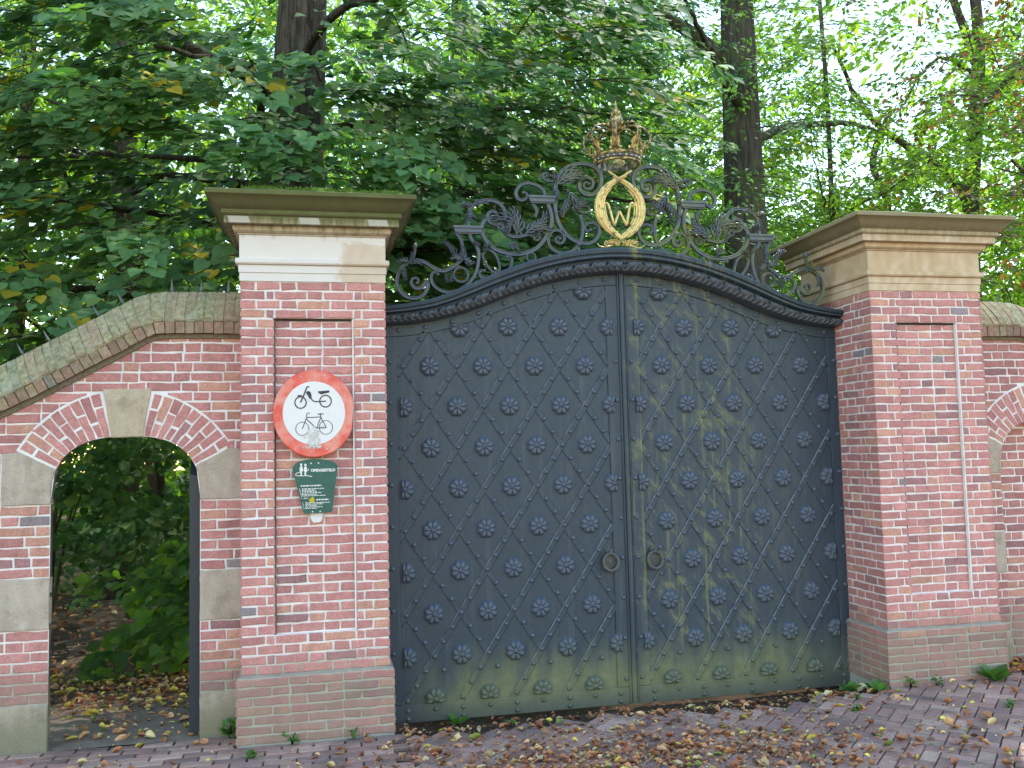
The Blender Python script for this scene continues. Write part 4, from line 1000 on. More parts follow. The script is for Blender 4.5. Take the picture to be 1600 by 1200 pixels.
for k in range(6):
    a = 2*pi*k/6; tube(b, [(CX_+.05*cos(a), CY_+.05*sin(a), CZ+.315), (CX_+.068*cos(a), CY_+.068*sin(a), CZ+.335), (CX_+.060*cos(a), CY_+.060*sin(a), CZ+.36), (CX_+.040*cos(a), CY_+.04*sin(a), CZ+.372)], [.012, .014, .012, .006], 6)
for k in range(4):
    a = 2*pi*k/4+.3; tube(b, [(CX_+.03*cos(a), CY_+.03*sin(a), CZ+.40), (CX_+.045*cos(a), CY_+.045*sin(a), CZ+.43), (CX_+.028*cos(a), CY_+.028*sin(a), CZ+.445)], [.009, .010, .005], 6)
b.build('crown_orb', M['gold_worn'], CROWN, smooth=True, base=OL)
b = MB(); n = 8
for (dx_, h, w) in ((0, .125, .017), (-.030, .07, .012), (.030, .07, .012)):
    tube(b, [(CX_+dx_*.4, CY_-.004, CZ+.412), (CX_+dx_, CY_-.006, CZ+.412+h*.45), (CX_+dx_*.5, CY_-.004, CZ+.412+h)], [w*.7, w, .002], 6)
b.build('crown_cross', M['gold_worn'], CROWN, smooth=True, base=OL)

# ------------------------------------------------------------------ signs on the left pillar
def disc(mb, c, rx, rz, y, n=64, z_off=0, bend=0.):
    vs = [(c[0], y, c[1])]
    for r in (.5, 1.):
        vs += [(c[0]+rx*r*cos(2*pi*k/n), y, c[1]+rz*r*sin(2*pi*k/n)) for k in range(n)]
    mb.add(vs, [(0, 1+k, 1+(k+1) % n) for k in range(n)]+[(1+k, 1+n+k, 1+n+(k+1) % n, 1+(k+1) % n) for k in range(n)])
def strip(mb, pts, w, y):
    P = [np.array(p, float) for p in pts]; vs = []; n = len(P)
    for i in range(n):
        t_ = P[min(n-1, i+1)]-P[max(0, i-1)]; t_ /= np.linalg.norm(t_); nn = np.array((-t_[1], t_[0]))*w/2
        for q in (P[i]+nn, P[i]-nn): vs.append((q[0], y, q[1]))
    mb.add(vs, [(2*i, 2*i+1, 2*i+3, 2*i+2) for i in range(n-1)])
SX, SZ = .487, 2.173; SY = -.050
TS = thing('traffic_sign', 'round red and white sign banning mopeds and bicycles, on the left brick pillar', 'traffic sign', (SX, 0, SZ))
b = MB(); rx, rz = .273, .299; n = 72
prof = [(.0, -.0), (.975, 0), (.992, .003), (1.0, .010), (1.0, .030), (.985, .034), (.96, .030), (.0, .012)]
vs = []
for i, (r, dy) in enumerate(prof):
    for k in range(n):
        a = 2*pi*k/n; X_ = min(cos(a)*rx*r, .258+.004*sin(a*5)) if r > .9 else cos(a)*rx*r
        vs.append((SX+X_, SY+dy, SZ+sin(a)*rz*r))
b.add(vs, [(i*n+k, i*n+(k+1) % n, (i+1)*n+(k+1) % n, (i+1)*n+k) for i in range(1, len(prof)-1) for k in range(n)]+[tuple(n+k for k in range(n))])
autosmooth(b.build('sign_plate', M['red'], TS), 50)
b = MB(); disc(b, (SX-.001, SZ+.003), .207, .215, SY-.002); b.build('white_field', M['white'], TS)
def pc(u, v): return (SX+(u-526)*.00107, SZ+.003-(v-424)*.00109)
def ringstrip(mb, c, r, w, y, sx=.96): strip(mb, [(c[0]+r*sx*cos(a), c[1]+r*sin(a)) for a in np.linspace(0, 2*pi, 41)], w, y)
yy = SY-.004
b = MB()
fw, rw = pc(442, 358), pc(597, 351); k_ = .00108
ringstrip(b, fw, 36*k_, .0078, yy); ringstrip(b, rw, 37*k_, .0078, yy)
for pts, w in (([(441, 358), (462, 314), (479, 268), (484, 261), (497, 260)], 8), ([(428, 312), (434, 322)], 12), ([(503, 318), (512, 340), (524, 352), (560, 353), (600, 351)], 7), ([(434, 316), (452, 314)], 6)): strip(b, [pc(*p) for p in pts], w*k_, yy-.0006*len(pts)*.3)
for poly in ([(476, 292), (490, 286), (504, 292), (511, 318), (508, 334), (496, 334), (490, 318), (480, 306)], [(549, 289), (621, 284), (622, 296), (572, 308), (556, 302)]):
    b.add([(pc(*p)[0], yy-.0012, pc(*p)[1]) for p in poly], [tuple(range(len(poly)))])
b.build('moped_symbol', M['black'], TS)
b = MB(); fw, rw = pc(452, 521), pc(598, 515)
ringstrip(b, fw, 42*k_, .0038, yy); ringstrip(b, rw, 43*k_, .0038, yy)
for i, (pts, w) in enumerate((([(452, 521), (466, 486), (480, 448), (479, 432), (486, 424), (499, 424)], 4.5), ([(480, 452), (566, 449)], 4.5), ([(479, 462), (536, 517)], 5), ([(562, 432), (568, 449), (541, 518)], 4.5), ([(536, 518), (600, 517)], 5.5), ([(566, 450), (600, 516)], 4.5), ([(549, 431), (583, 430)], 6))): strip(b, [pc(*p) for p in pts], w*k_, yy-.0002*(i+1))
b.build('bicycle_symbol', M['black'], TS)
b = MB()
for i in range(70):   # torn sticker remains at the foot of the sign
    u = random.gauss(520, 24); v = random.gauss(575, 36); 
    if v > 640: v = random.gauss(635, 8)
    p = pc(u, v); r = random.uniform(.003, .011)
    n_ = 7; b.add([(p[0]+r*random.uniform(.6, 1.3)*cos(2*pi*k/n_), yy-.0016-.00003*i, p[1]+r*random.uniform(.5, 1.1)*sin(2*pi*k/n_)) for k in range(n_)], [tuple(range(n_))])
for i in range(26):
    u = random.uniform(470, 566); p = pc(u, 634+random.gauss(0, 7)); r = random.uniform(.004, .010)
    b.add([(p[0]+r*random.uniform(.6, 1.3)*cos(2*pi*k/7), yy-.0040-.00003*i, p[1]+r*random.uniform(.5, 1.1)*sin(2*pi*k/7)) for k in range(7)], [tuple(range(7))])
b.build('sticker_residue', M['residue'], TS)['kind'] = 'stuff'
b = MB()
for (u, v) in ((447, 196), (592, 190), (602, 650), (452, 640)): 
    p = pc(u, v); ball(b, (p[0], SY-.002, p[1]), .006, 8, (1, .6, 1))
b.build('sign_bolt', M['residue'], TS)
b = MB()
for z in (-.15, .15): b.box(SX-.15, SX+.15, SY+.014, .018, SZ+z-.015, SZ+z+.015)
b.build('mounting_bracket', M['grey'], TS)
# green notice
NS = thing('notice_sign', 'green tapered notice plate with white lettering, below the round sign', 'notice sign', (.49, 0, 1.66))
ny = -.022
def rpoly(pts, r=.014, n=5):
    out = []; m_ = len(pts)
    for i in range(m_):
        p = np.array(pts[i], float); a = np.array(pts[i-1])-p; c = np.array(pts[(i+1) % m_])-p
        a = p+a/np.linalg.norm(a)*r; c = p+c/np.linalg.norm(c)*r
        for k in range(n+1): s = k/n; out.append(a*(1-s)**2+2*p*s*(1-s)+c*s*s)
    return out
poly = rpoly([(.412, 1.497), (.600, 1.500), (.640, 1.815), (.618, 1.842), (.55, 1.860), (.48, 1.866), (.41, 1.857), (.360, 1.838), (.338, 1.812)])
n = len(poly); b = MB()
b.add([(p[0], ny, p[1]) for p in poly]+[(p[0], ny+.005, p[1]) for p in poly], [tuple(range(n)), tuple(range(n, 2*n))]+[(i, (i+1) % n, n+(i+1) % n, n+i) for i in range(n)]); b.build('notice_plate', M['green'], NS)
def txt(s, x, z, size, y, name, bold=0.):
    cu = bpy.data.curves.new('lettering', 'FONT'); cu.body = s; cu.size = size; cu.offset = bold
    o = bpy.data.objects.new('tmp', cu); COL.objects.link(o); bpy.context.view_layer.update()
    me = bpy.data.meshes.new_from_object(o.evaluated_get(bpy.context.evaluated_depsgraph_get())); COL.objects.unlink(o); bpy.data.objects.remove(o)
    ob = bpy.data.objects.new(name, me); me.materials.clear(); me.materials.append(M['white']); COL.objects.link(ob); ob.parent = NS
    ob.location = Vector((x, y, z))-Vector(NS.location); ob.rotation_euler = (pi/2, 0, 0); return ob
txt('OPENGESTELD', .461, 1.779, .0245, ny-.002, 'heading_lettering', .0012)
k9 = .000513   # metres per pixel of the notice's close-up
gp = lambda u, v: (.338+(u-215)*.302/620, 1.866-(v-232)*.000508)
b = MB()
# two walkers on a path
for (u, h0) in ((338, 290), (395, 295)):
    p = gp(u, h0+18); b.add([(p[0]+.0075*cos(2*pi*k/10), ny-.0016, p[1]+.010*sin(2*pi*k/10)) for k in range(10)], [tuple(range(10))])
    poly = [(u-16, h0+40), (u+16, h0+40), (u+26, h0+95), (u+10, h0+112), (u+8, h0+162), (u-12, h0+162), (u-12, h0+112), (u-24, h0+95)]
    b.add([(gp(*q)[0], ny-.0019, gp(*q)[1]) for q in poly], [tuple(range(8))])
strip(b, [gp(*p) for p in ((425, 395), (440, 365))], .004, ny-.0022)
strip(b, [gp(*p) for p in catmull([(330, 405), (285, 415), (262, 435), (275, 450), (330, 455), (400, 455), (450, 460), (485, 470)], 4)], .0045, ny-.0013)
b.build('walkers_pictogram', M['white'], NS)
b = MB()
def fake(u0, u1, v, h=12):   # lines of print too small to read in the photograph
    u = u0
    while u < u1:
        w = random.uniform(14, 46); e_ = min(u1, u+w); A = gp(u, v+h/2); C = gp(e_, v-h/2)
        b.add([(A[0], ny-.0015, A[1]), (C[0], ny-.0015, A[1]), (C[0], ny-.0015, C[1]), (A[0], ny-.0015, C[1])], [(0, 1, 2, 3)]); u = e_+random.uniform(7, 11)
fake(330, 608, 589, 17)
for i, (v, e_) in enumerate(((629, 655), (646, 528), (664, 545), (684, 615), (703, 548), (722, 668), (753, 432))): fake(345 if v < 740 else 368, e_, v, 10); fake(306+i*5, 318+i*5, v, 8)
b.build('small_print', M['white'], NS)['kind'] = 'stuff'; b = MB(); fake(540, 708, 777, 17)
for i, (v, e_) in enumerate(((815, 722), (833, 632), (851, 545), (871, 622), (889, 545))): fake(392, e_, v, 10); fake(350+i*4, 362+i*4, v, 8)
b.build('small_print', M['white'], NS)['kind'] = 'stuff'
b = MB()
for (u, v) in ((472, 292), (573, 292), (489, 935), (592, 935)): p = gp(u, v); ball(b, (p[0], ny-.001, p[1]), .0055, 8, (1, .5, 1))
b.build('screw', M['white'], NS)
# white tag below it
b = MB(); poly = [gp(*p) for p in ((460, 962), (622, 962), (624, 1020), (612, 1058), (580, 1084), (545, 1080), (505, 1086), (475, 1060), (458, 1015))]
n = len(poly); ty = .008
b.add([(p[0], ty, p[1]) for p in poly]+[(p[0], ty+.006, p[1]) for p in poly], [tuple(range(n)), tuple(range(n, 2*n))]+[(i, (i+1) % n, n+(i+1) % n, n+i) for i in range(n)])
tag(b.build('wall_tag', M['white'], base=(.49, ty, 1.46)), 'small blank white tag under the green notice', 'tag')

# ------------------------------------------------------------------ ground
def gz(x, y):
    s = lambda a, b_, v: (lambda t_: t_*t_*(3-2*t_))(max(0, min(1, (v-a)/(b_-a))))
    dip = s(.85, 1.25, x)*(1-s(4.6, 5.0, x))*s(-.15, .40, y)*(1-s(.9, 1.6, y))
    return -.115*dip+.022*s(3.9, 4.7, x)*(1-s(.3, 1.2, y))
mb = MB()
gx = sorted(set([-160, -80, -40, -20, -12, -8, -6, -5]+[x*.15 for x in range(-28, 60)]+[9.5, 11, 14, 20, 40, 80, 160]))
gy = sorted(set([-160, -60, -30, -15, -8, -5]+[y*.15 for y in range(-24, 40)]+[6.5, 8, 10, 14, 20, 30, 60, 160]))
vs = [(x, y, gz(x, y)-.035+(.02*sin(x*1.3)*cos(y*1.7) if y > .9 else 0)+(.012*random.random() if -4 < x < 9 and -3 < y < 6 else 0)) for y in gy for x in gx]
k = len(gx); mb.add(vs, [(j*k+i, j*k+i+1, (j+1)*k+i+1, (j+1)*k+i) for j in range(len(gy)-1) for i in range(k-1)])
tag(mb.build('ground', M['soil'], smooth=True), None, None, kind='structure')
# passage path
mb = MB(); N = 60; K = 14; vs = []
for j in range(N+1):
    y = .22+9.5*j/N; wdt = .60+.16*y**.6; c = CX-.02-.075*max(0, y-.6)**1.15
    for i in range(K+1):
        u = i/K*2-1; vs.append((c+u*wdt*(1+.05*sin(y*5)), y, gz(c+u*wdt, y)+.004-.022*abs(u)**3+.004*sin(y*9+u*4)))
mb.add(vs, [(j*(K+1)+i, j*(K+1)+i+1, (j+1)*(K+1)+i+1, (j+1)*(K+1)+i) for j in range(N) for i in range(K)])
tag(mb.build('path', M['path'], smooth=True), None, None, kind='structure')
# brick paving in front
mb = MB()
def paver(cx, cy, a, l=.200, w=.092):
    c, s = cos(a), sin(a); h = random.uniform(-.003, .003); tx, ty = random.uniform(-.012, .012), random.uniform(-.012, .012)
    g_ = .004; pts = []
    for ins, dz_ in ((0, -.05), (0, -.006), (.006, 0)):
        for (u, v) in ((-1, -1), (1, -1), (1, 1), (-1, 1)):
            lu, lv = u*(l/2-g_-ins), v*(w/2-g_-ins); pts.append((cx+lu*c-lv*s, cy+lu*s+lv*c, gz(cx, cy)+h+dz_+tx*lu+ty*lv))
    r = random.random(); col = np.array((.40, .245, .195)) if r < .6 else (np.array((.46, .31, .24)) if r < .85 else np.array((.30, .20, .17)))
    col = col*random.uniform(.8, 1.2)
    mb.add(pts, [(j*4+i, j*4+(i+1) % 4, (j+1)*4+(i+1) % 4, (j+1)*4+i) for j in range(2) for i in range(4)]+[(8, 9, 10, 11)], (*col, 1))
def allowed(x, y):
    if y > .255: return False
    if -.03 < x < 1.01 and y > -.03: return False
    if 4.758 < x < 5.82 and y > -.03: return False
    if .98 <= x <= 4.786 and y > -.10+.07*sin(x*3.1)+.04*sin(x*11): return False
    if -1.24 > x and y > .24: return False
    if 5.8 < x and y > .22: return False
    if -.29 < x <= 0 and y > .24: return False
    return True
XS = 1.02
y = .20; i = 0
while y > -3.4:       # running bond on the left
    x = -4.2+(.10 if i % 2 else 0)
    while x < XS:
        if allowed(x, y): paver(x, y, random.uniform(-.008, .008))
        x += .203
    y -= .0945; i += 1
for i in range(-70, 90):
    for j in range(-70, 90):
        k = (i-j) % 4
        if k == 0: c_ = ((i+1)*.0985, (j+.5)*.0985, 0)
        elif k == 2: c_ = ((i+.5)*.0985, (j)*.0985, pi/2)
        else: continue
        # k==0: brick lies along u over cells i,i+1; k==2: brick stands along v over cells j-1,j
        u, v, r_ = c_; X_ = 3.5+(u-v)*.70711; Y_ = -1.2+(u+v)*.70711
        if X_ > XS+.06 and X_ < 9.2 and -3.4 < Y_ < .3 and allowed(X_, Y_): paver(X_, Y_, r_+pi/4+random.uniform(-.01, .01), l=.197, w=.0985)
tag(mb.build('brick_paving', M['paver']), None, None, kind='structure')

# ------------------------------------------------------------------ leaves
HEART = np.array([(0, 0, 0), (.5, 0, -.035), (1.0, 0, -.13), (-.07, .24, .03), (.12, .44, .045), (.42, .48, .03), (.72, .27, -.03), (-.07, -.24, .03), (.12, -.44, .045), (.42, -.48, .03), (.72, -.27, -.03)], float)
HF = [(0, 1, 2, 6, 5, 4, 3), (0, 7, 8, 9, 10, 2, 1)]
OVAL = np.array([(0, 0, 0), (1, 0, -.12), (.25, .26, .05), (.65, .27, .0), (.25, -.26, .05), (.65, -.27, .0)], float)
OF = [(0, 1, 3, 2), (0, 4, 5, 1)]
CURL = np.array([(0, 0, 0), (.5, 0, -.10), (1, 0, .04), (.15, .28, .14), (.5, .38, .20), (.82, .2, .14), (.15, -.28, .10), (.5, -.36, .22), (.82, -.2, .10)], float)
CF = [(0, 1, 4, 3), (1, 2, 5, 4), (0, 6, 7, 1), (1, 7, 8, 2)]
def norm(a): return a/np.maximum(1e-9, np.linalg.norm(a, axis=-1, keepdims=True))
def leaves(name, pos, axis, nrm_, size, cols, mat, parent=None, templ=(HEART, HF), base=None):
    T, Fc = templ; n = len(pos); a = norm(axis); nn = nrm_-a*(nrm_*a).sum(1, keepdims=True); nn = norm(nn); bb = np.cross(nn, a)
    wv = rng.uniform(.82, 1.15, (n, 1, 1)); cu = rng.uniform(.3, 2.2, (n, 1, 1)); wv = wv*(rng.uniform(.35, 1., (n, 1, 1)) if templ[0] is CURL else 1)
    V = pos[:, None]+size[:, None, None]*(a[:, None]*T[None, :, 0, None]+bb[:, None]*T[None, :, 1, None]*wv+nn[:, None]*T[None, :, 2, None]*cu)
    b = np.array(parent.location if parent is not None else (base or (0, 0, 0)))
    V = (V-b).reshape(-1, 3).astype(np.float32); m = len(T)
    lens = [len(f) for f in Fc]; flat = np.array([i for f in Fc for i in f]); nl = len(flat)
    me = bpy.data.meshes.new(name); me.vertices.add(len(V)); me.vertices.foreach_set('co', V.ravel())
    me.loops.add(n*nl); me.loops.foreach_set('vertex_index', (np.arange(n)[:, None]*m+flat[None]).ravel().astype(np.int32))
    st = np.concatenate([[0], np.cumsum(lens)[:-1]]); me.polygons.add(n*len(Fc))
    me.polygons.foreach_set('loop_start', (np.arange(n)[:, None]*nl+st[None]).ravel().astype(np.int32))
    at_ = me.color_attributes.new('col', 'FLOAT_COLOR', 'POINT')
    c4 = np.concatenate([cols, np.ones((n, 1))], 1).astype(np.float32); at_.data.foreach_set('color', np.repeat(c4, m, 0).ravel())
    me.polygons.foreach_set('use_smooth', np.ones(n*len(Fc), bool))
    me.materials.append(mat); me.update(calc_edges=True); me.validate()
    o = bpy.data.objects.new(name, me); COL.objects.link(o)
    if parent is not None: o.parent = parent
    elif base: o.location = base
    return o
def palette(n, pal, w, jit=.2):
    idx = rng.choice(len(pal), n, p=np.array(w)/sum(w)); c = np.array(pal)[idx]*rng.uniform(1-jit, 1+jit, (n, 1)); return np.clip(c, .002, .9)
GREEN = [(.115, .225, .094), (.142, .258, .100), (.088, .182, .076), (.178, .285, .088)]
LIGHT = [(.120, .220, .042), (.145, .245, .048), (.090, .180, .040), (.180, .260, .055)]
YEL = (.52, .42, .045)
def sprays(N, region, m=34, L=(.7, 1.3), wid=.42, size=.115, head=None, tilt=.35, droop=.28, pal=GREEN, pw=(3, 3, 2, 1), yel=.0, jit=.2, keep=None, face=(0, -.8, 1), rough=.22, templ=(HEART, HF), flat=.035):
    """fans of leaves on drooping twigs; returns arrays plus twig lines"""
    O = region(N); 
    if keep is not None: O = O[[keep(*o) for o in O]]
    N = len(O); hd = head(O) if head is not None else rng.uniform(0, 2*pi, N)
    Ls = rng.uniform(*L, N); pos = []; ax = []; nr = []; sz = []; cl = []; tw = []
    for i in range(N):
        d = np.array((cos(hd[i]), sin(hd[i]), rng.normal(-.10, .18))); d /= np.linalg.norm(d); s = norm(np.cross(d, (0, 0, 1.))); s = s+np.array((0, 0, rng.normal(0, .18)))
        t = np.sort(rng.random(m))**.8; sg = rng.choice((-1., 1.), m); lat = sg*np.abs(rng.normal(.30, .30, m))*wid*(1.15-.75*t)
        p = O[i]+d*(t*Ls[i])[:, None]+s*lat[:, None]; p[:, 2] += -droop*Ls[i]*t**2-.22*np.abs(lat)+rng.normal(0, flat, m)
        a = d[None]*(.7+.4*t[:, None])+s[None]*(sg*1.0)[:, None]*(.9-.4*t[:, None])+np.array((0, 0, -tilt))+rng.normal(0, .2, (m, 3))
        n_ = np.array(face)[None]+rng.normal(0, rough, (m, 3))+d[None]*.25
        pos.append(p); ax.append(a); nr.append(n_); sz.append(size*rng.uniform(.62, 1.18, m))
        c = palette(m, pal, pw, jit)*rng.uniform(.82, 1.2)
        if rng.random() < yel:
            q = rng.random(m) < .22; c[q] = np.array(YEL)*rng.uniform(.6, 1.1, (q.sum(), 1))
        cl.append(c)
        tt = np.linspace(0, 1, 5); q = O[i]+d*(tt*Ls[i])[:, None]; q[:, 2] += -droop*Ls[i]*tt**2; tw.append(q)
    return [np.concatenate(x) for x in (pos, ax, nr, sz, cl)]+[tw]
def merge(*ss): return [np.concatenate([s[i] for s in ss]) for i in range(5)]+[sum([s[5] for s in ss], [])]
def boxr(x, y, z): return lambda n: np.stack([rng.uniform(*x, n), rng.uniform(*y, n), rng.uniform(*z, n)], 1)
def tree(name, label, trunk, rad, limbs, sp, mat, bark, templ=(HEART, HF), seg=14, group=None, cat='tree', flare=True):
    root = thing(name, label, cat, trunk[0], group)
    b = MB(); P = catmull(trunk, 6); n = len(P); r = [rad*(1-.62*i/n)*(1+(.7*math.exp(-i/2.2) if flare else 0)) for i in range(n)]
    tube(b, P, r, seg)
    # uneven bole
    o = b.build('trunk', bark, root, smooth=True)
    if limbs:
        for pts, ra in limbs:
            b = MB(); P = catmull(pts, 6); n = len(P); P = [p+rng.normal(0, .02, 3)*(i > 0) for i, p in enumerate(P)]
            tube(b, P, [ra*(1-.75*i/n) for i in range(n)], 8); b.build('limb', bark, root, smooth=True)
    if sp is not None:
        b = MB()
        for q in sp[5]: tube(b, q, [.008, .007, .006, .004, .002], 4, cap=False)
        if sp[5]: b.build('twigs', bark, root)['kind'] = 'stuff'
        leaves('crown', sp[0], sp[1], sp[2], sp[3], sp[4], mat, root, templ)
    return root

# --- big lime tree behind the left pillar
# camera-side limit keeps foliage behind the wall top
def t1_keep(x, y, z):
    right = 2.45+.25*(z-3.2)+.35*(y-1.5)
    if x > right+rng.normal(0, .2): return False
    if -.4 < x < 1.4 and y < 1.5 and z < 4.0: return False
    if abs(x-.28) < .42 and z > 4.6 and y < 4 and rng.random() < .55: return False
    return True
out1 = lambda O: np.arctan2(O[:, 1]-4.6, O[:, 0]-.3)+rng.normal(0, .5, len(O))
s1 = merge(
    sprays(330, boxr((-4.2, 3.6), (1.6, 3.0), (3.0, 6.9)), m=64, L=(.9, 1.5), wid=.42, rough=.17, flat=.025, size=.125, head=out1, keep=t1_keep, yel=.16),
    sprays(330, boxr((-5.0, 4.4), (2.8, 6.0), (2.8, 8.2)), m=46, L=(.8, 1.4), wid=.5, size=.125, head=out1, keep=t1_keep, yel=.16, pal=[tuple(np.array(c)*.9) for c in GREEN]),
    sprays(34, boxr((-3.2, -.35), (1.4, 2.3), (2.35, 3.3)), m=40, L=(.6, 1.0), wid=.42, size=.12, head=out1, yel=.2),
    sprays(44, boxr((1.15, 3.0), (1.7, 3.4), (3.1, 4.6)), m=40, L=(.6, 1.0), wid=.4, size=.115, head=out1, yel=.05),
    sprays(14, boxr((.15, 1.5), (1.5, 2.0), (4.1, 4.7)), m=40, L=(.7, 1.1), wid=.42, size=.12, head=out1))
lim = []
for (z, a, L_, rise) in ((3.2, -2.5, 3.2, .5), (3.6, -1.1, 3.0, .4), (4.2, -.5, 4.2, .7), (4.4, -2.9, 4.5, .3), (5.0, -1.9, 3.2, .8), (5.6, -.2, 4.0, .5), (6.0, -2.6, 4.2, .7), (6.3, -1.2, 3.2, .6), (3.9, .6, 3., .9), (4.8, 2.6, 3., .8), (5.3, -3.3, 4.2, .2), (3.0, -.1, 2.8, .6)):
    p0 = np.array((.25, 4.3, z)); d = np.array((cos(a), sin(a), 0)); lim.append(([p0, p0+d*L_*.3+(0, 0, rise*.5), p0+d*L_*.65+(rng.normal(0, .2), 0, rise*.7), p0+d*L_+(0, 0, rise*.3)], rng.uniform(.05, .09)))
tree('lime_tree', 'large broad-leaved tree whose dark green layered branches overhang the left pillar', [(.05, 4.3, -.1), (.12, 4.3, 2.5), (.22, 4.3, 5), (.36, 4.3, 7.5), (.5, 4.3, 11)], .50, lim, s1, M['leaf'], M['bark'], seg=18)

# --- tall beech with a straight dark trunk right of the crown
def beech_keep(x, y, z): return not (abs(x-7.28-(y-7)*.1) < .45 and y < 7.4 and z < 6.2 and rng.random() < .85)
s2 = merge(sprays(280, boxr((3.2, 8.4), (4.8, 9.5), (3.2, 9.8)), m=50, L=(1.0, 1.8), wid=.55, size=.095, keep=beech_keep, pal=[(.080, .175, .055), (.100, .205, .058), (.062, .140, .045), (.14, .24, .055)], templ=(OVAL, OF), yel=.05, flat=.04, droop=.18),
           sprays(50, boxr((2.6, 6.6), (3.4, 5.4), (4.2, 7.8)), m=44, L=(.9, 1.5), wid=.5, size=.09, pal=GREEN, flat=.04, droop=.18, keep=lambda x, y, z: x > 2.6+.35*(y-3)))
lim = []
for (z, a, L_, rise) in ((8.2, 2.9, 4.5, 1.8), (7.4, -2.2, 4.0, .2), (5.4, 2.4, 3.8, .5), (6.8, .4, 4.0, 1.0), (9.2, 3.5, 5.0, 1.5), (4.6, -2.8, 3.2, .3)):
    p0 = np.array((7.28, 7.0, z)); d = np.array((cos(a), sin(a), 0)); lim.append(([p0, p0+d*L_*.35+(0, 0, rise*.6), p0+d*L_*.7+(0, rng.normal(0, .2), rise*.8), p0+d*L_+(0, 0, rise)], rng.uniform(.06, .13)))
tree('beech_tree', 'tall tree with a thick straight dark trunk, right of the crown', [(7.22, 7, -.1), (7.24, 7, 2), (7.32, 7, 5), (7.34, 7, 9), (7.4, 7, 15)], .49, lim, s2, M['leaf'], M['bark_beech'], (OVAL, OF), 18)

# --- slim crooked tree on the right, pale leaves against the sky
def t3_keep(x, y, z):
    d = y+6.27; u = (x-.55)/d; v = (z-1.885)/d
    gap = math.exp(-(((u-.71)/.10)**2+((v-.45)/.085)**2))*.97+math.exp(-(((u-.62)/.06)**2+((v-.36)/.035)**2))*.8
    return rng.random() > gap*1.15
PALE = [(.120, .225, .042), (.145, .250, .048), (.085, .180, .038), (.19, .27, .06)]
s3 = sprays(620, boxr((8.0, 19.5), (9.5, 15), (3.0, 13.0)), m=56, L=(.9, 1.8), wid=.55, size=.17, pal=PALE, pw=(3, 3, 2, 2), keep=t3_keep, templ=(OVAL, OF), flat=.09)
tk = (16.5, 13)
lim = [([(16.55, 13, 7.9), (15.6, 12.8, 8.6), (14.2, 12.6, 9.3), (13.4, 12.6, 10.0), (12.6, 12.6, 11.6)], .13), ([(13.9, 12.6, 9.5), (13.6, 12.6, 8.6), (13.9, 12.6, 7.6), (14.3, 12.7, 6.0), (14.6, 12.8, 3.0), (14.6, 12.8, 0)], .10),
       ([(16.9, 13, 11.2), (16.0, 13, 11.6), (15.2, 13, 10.9), (14.6, 12.9, 10.0)], .06), ([(17.0, 13, 11.5), (16.3, 13, 13.4), (15.2, 13, 15.2), (14.6, 13, 17)], .12), ([(17.1, 13, 10.4), (18.2, 12.6, 11.4), (19.4, 12, 12)], .09)]
tree('oak_tree', 'slender crooked tree with pale sunlit leaves against the white sky', [(16.3, 13, -.1), (16.4, 13, 4), (16.55, 13, 7.6), (16.95, 13, 10.5), (17.1, 13, 13), (16.6, 13, 17)], .26, lim, s3, M['leaf_back'], M['bark'], (OVAL, OF), 12)

# --- copper leaved tree at the right edge
RUST = [(.24, .095, .055), (.17, .070, .045), (.065, .125, .035), (.10, .125, .04)]
s4 = merge(sprays(130, boxr((9.4, 13.5), (3.6, 6.0), (3.4, 9.6)), m=40, L=(.8, 1.5), wid=.5, size=.10, pal=RUST, pw=(2, 2, 5, 3), templ=(OVAL, OF)),
           sprays(60, boxr((8.1, 10.6), (2.0, 4.2), (2.6, 7.2)), m=30, L=(.8, 1.3), wid=.5, size=.085, pal=RUST, pw=(4, 3, 3, 2), templ=(OVAL, OF), keep=lambda x, y, z: (x-.55)/(y+6.27) > .86))
lim = [([(12.2, 5, 4), (11, 4.4, 5), (9.6, 3.8, 5.6)], .06), ([(12.2, 5, 5.5), (11.2, 4.2, 6.4), (9.8, 3.4, 6.6)], .06), ([(12.2, 5, 2.8), (11, 4, 3.4), (9.4, 3, 3.6)], .05)]
tree('chestnut_tree', 'tree with rusty brown autumn leaves at the right edge', [(12.2, 5, -.1), (12.2, 5, 3), (12.3, 5, 7), (12.3, 5, 11)], .24, lim, s4, M['leaf'], M['bark'], (OVAL, OF), 12)

# --- background trees further in the park
BG = [('tree far left behind the sloping wall, with a thin dark trunk', (-4.05, 8.3), .13, (-8.5, -2.2), (6.5, 11), (1.6, 10.5), 230, LIGHT),
      ('slim tree standing behind the low end of the coping, left of the large lime', (-2.35, 7.2), .12, (-4.2, .3), (6.0, 9.5), (2.8, 9.5), 90, LIGHT),
      ('dark tree directly behind the gate crest scrolls', (3.2, 11), .22, (-.5, 6.5), (8.5, 13), (2.5, 12), 420, GREEN),
      ('bushy green tree behind the right pillar cap', (10.4, 9.5), .07, (7.8, 13.5), (7.5, 11), (1.6, 8.8), 300, LIGHT),
      ('tree seen through the arched passage, its trunk darkest', (-2.62, 9.2), .22, (-6.5, -.5), (9.5, 13), (1.9, 8), 110, LIGHT),
      ('leaning trunk seen through the arched passage, right of the darkest one', (-1.75, 8.2), .13, (-3.0, .6), (8.5, 11), (2.6, 7), 45, LIGHT)]
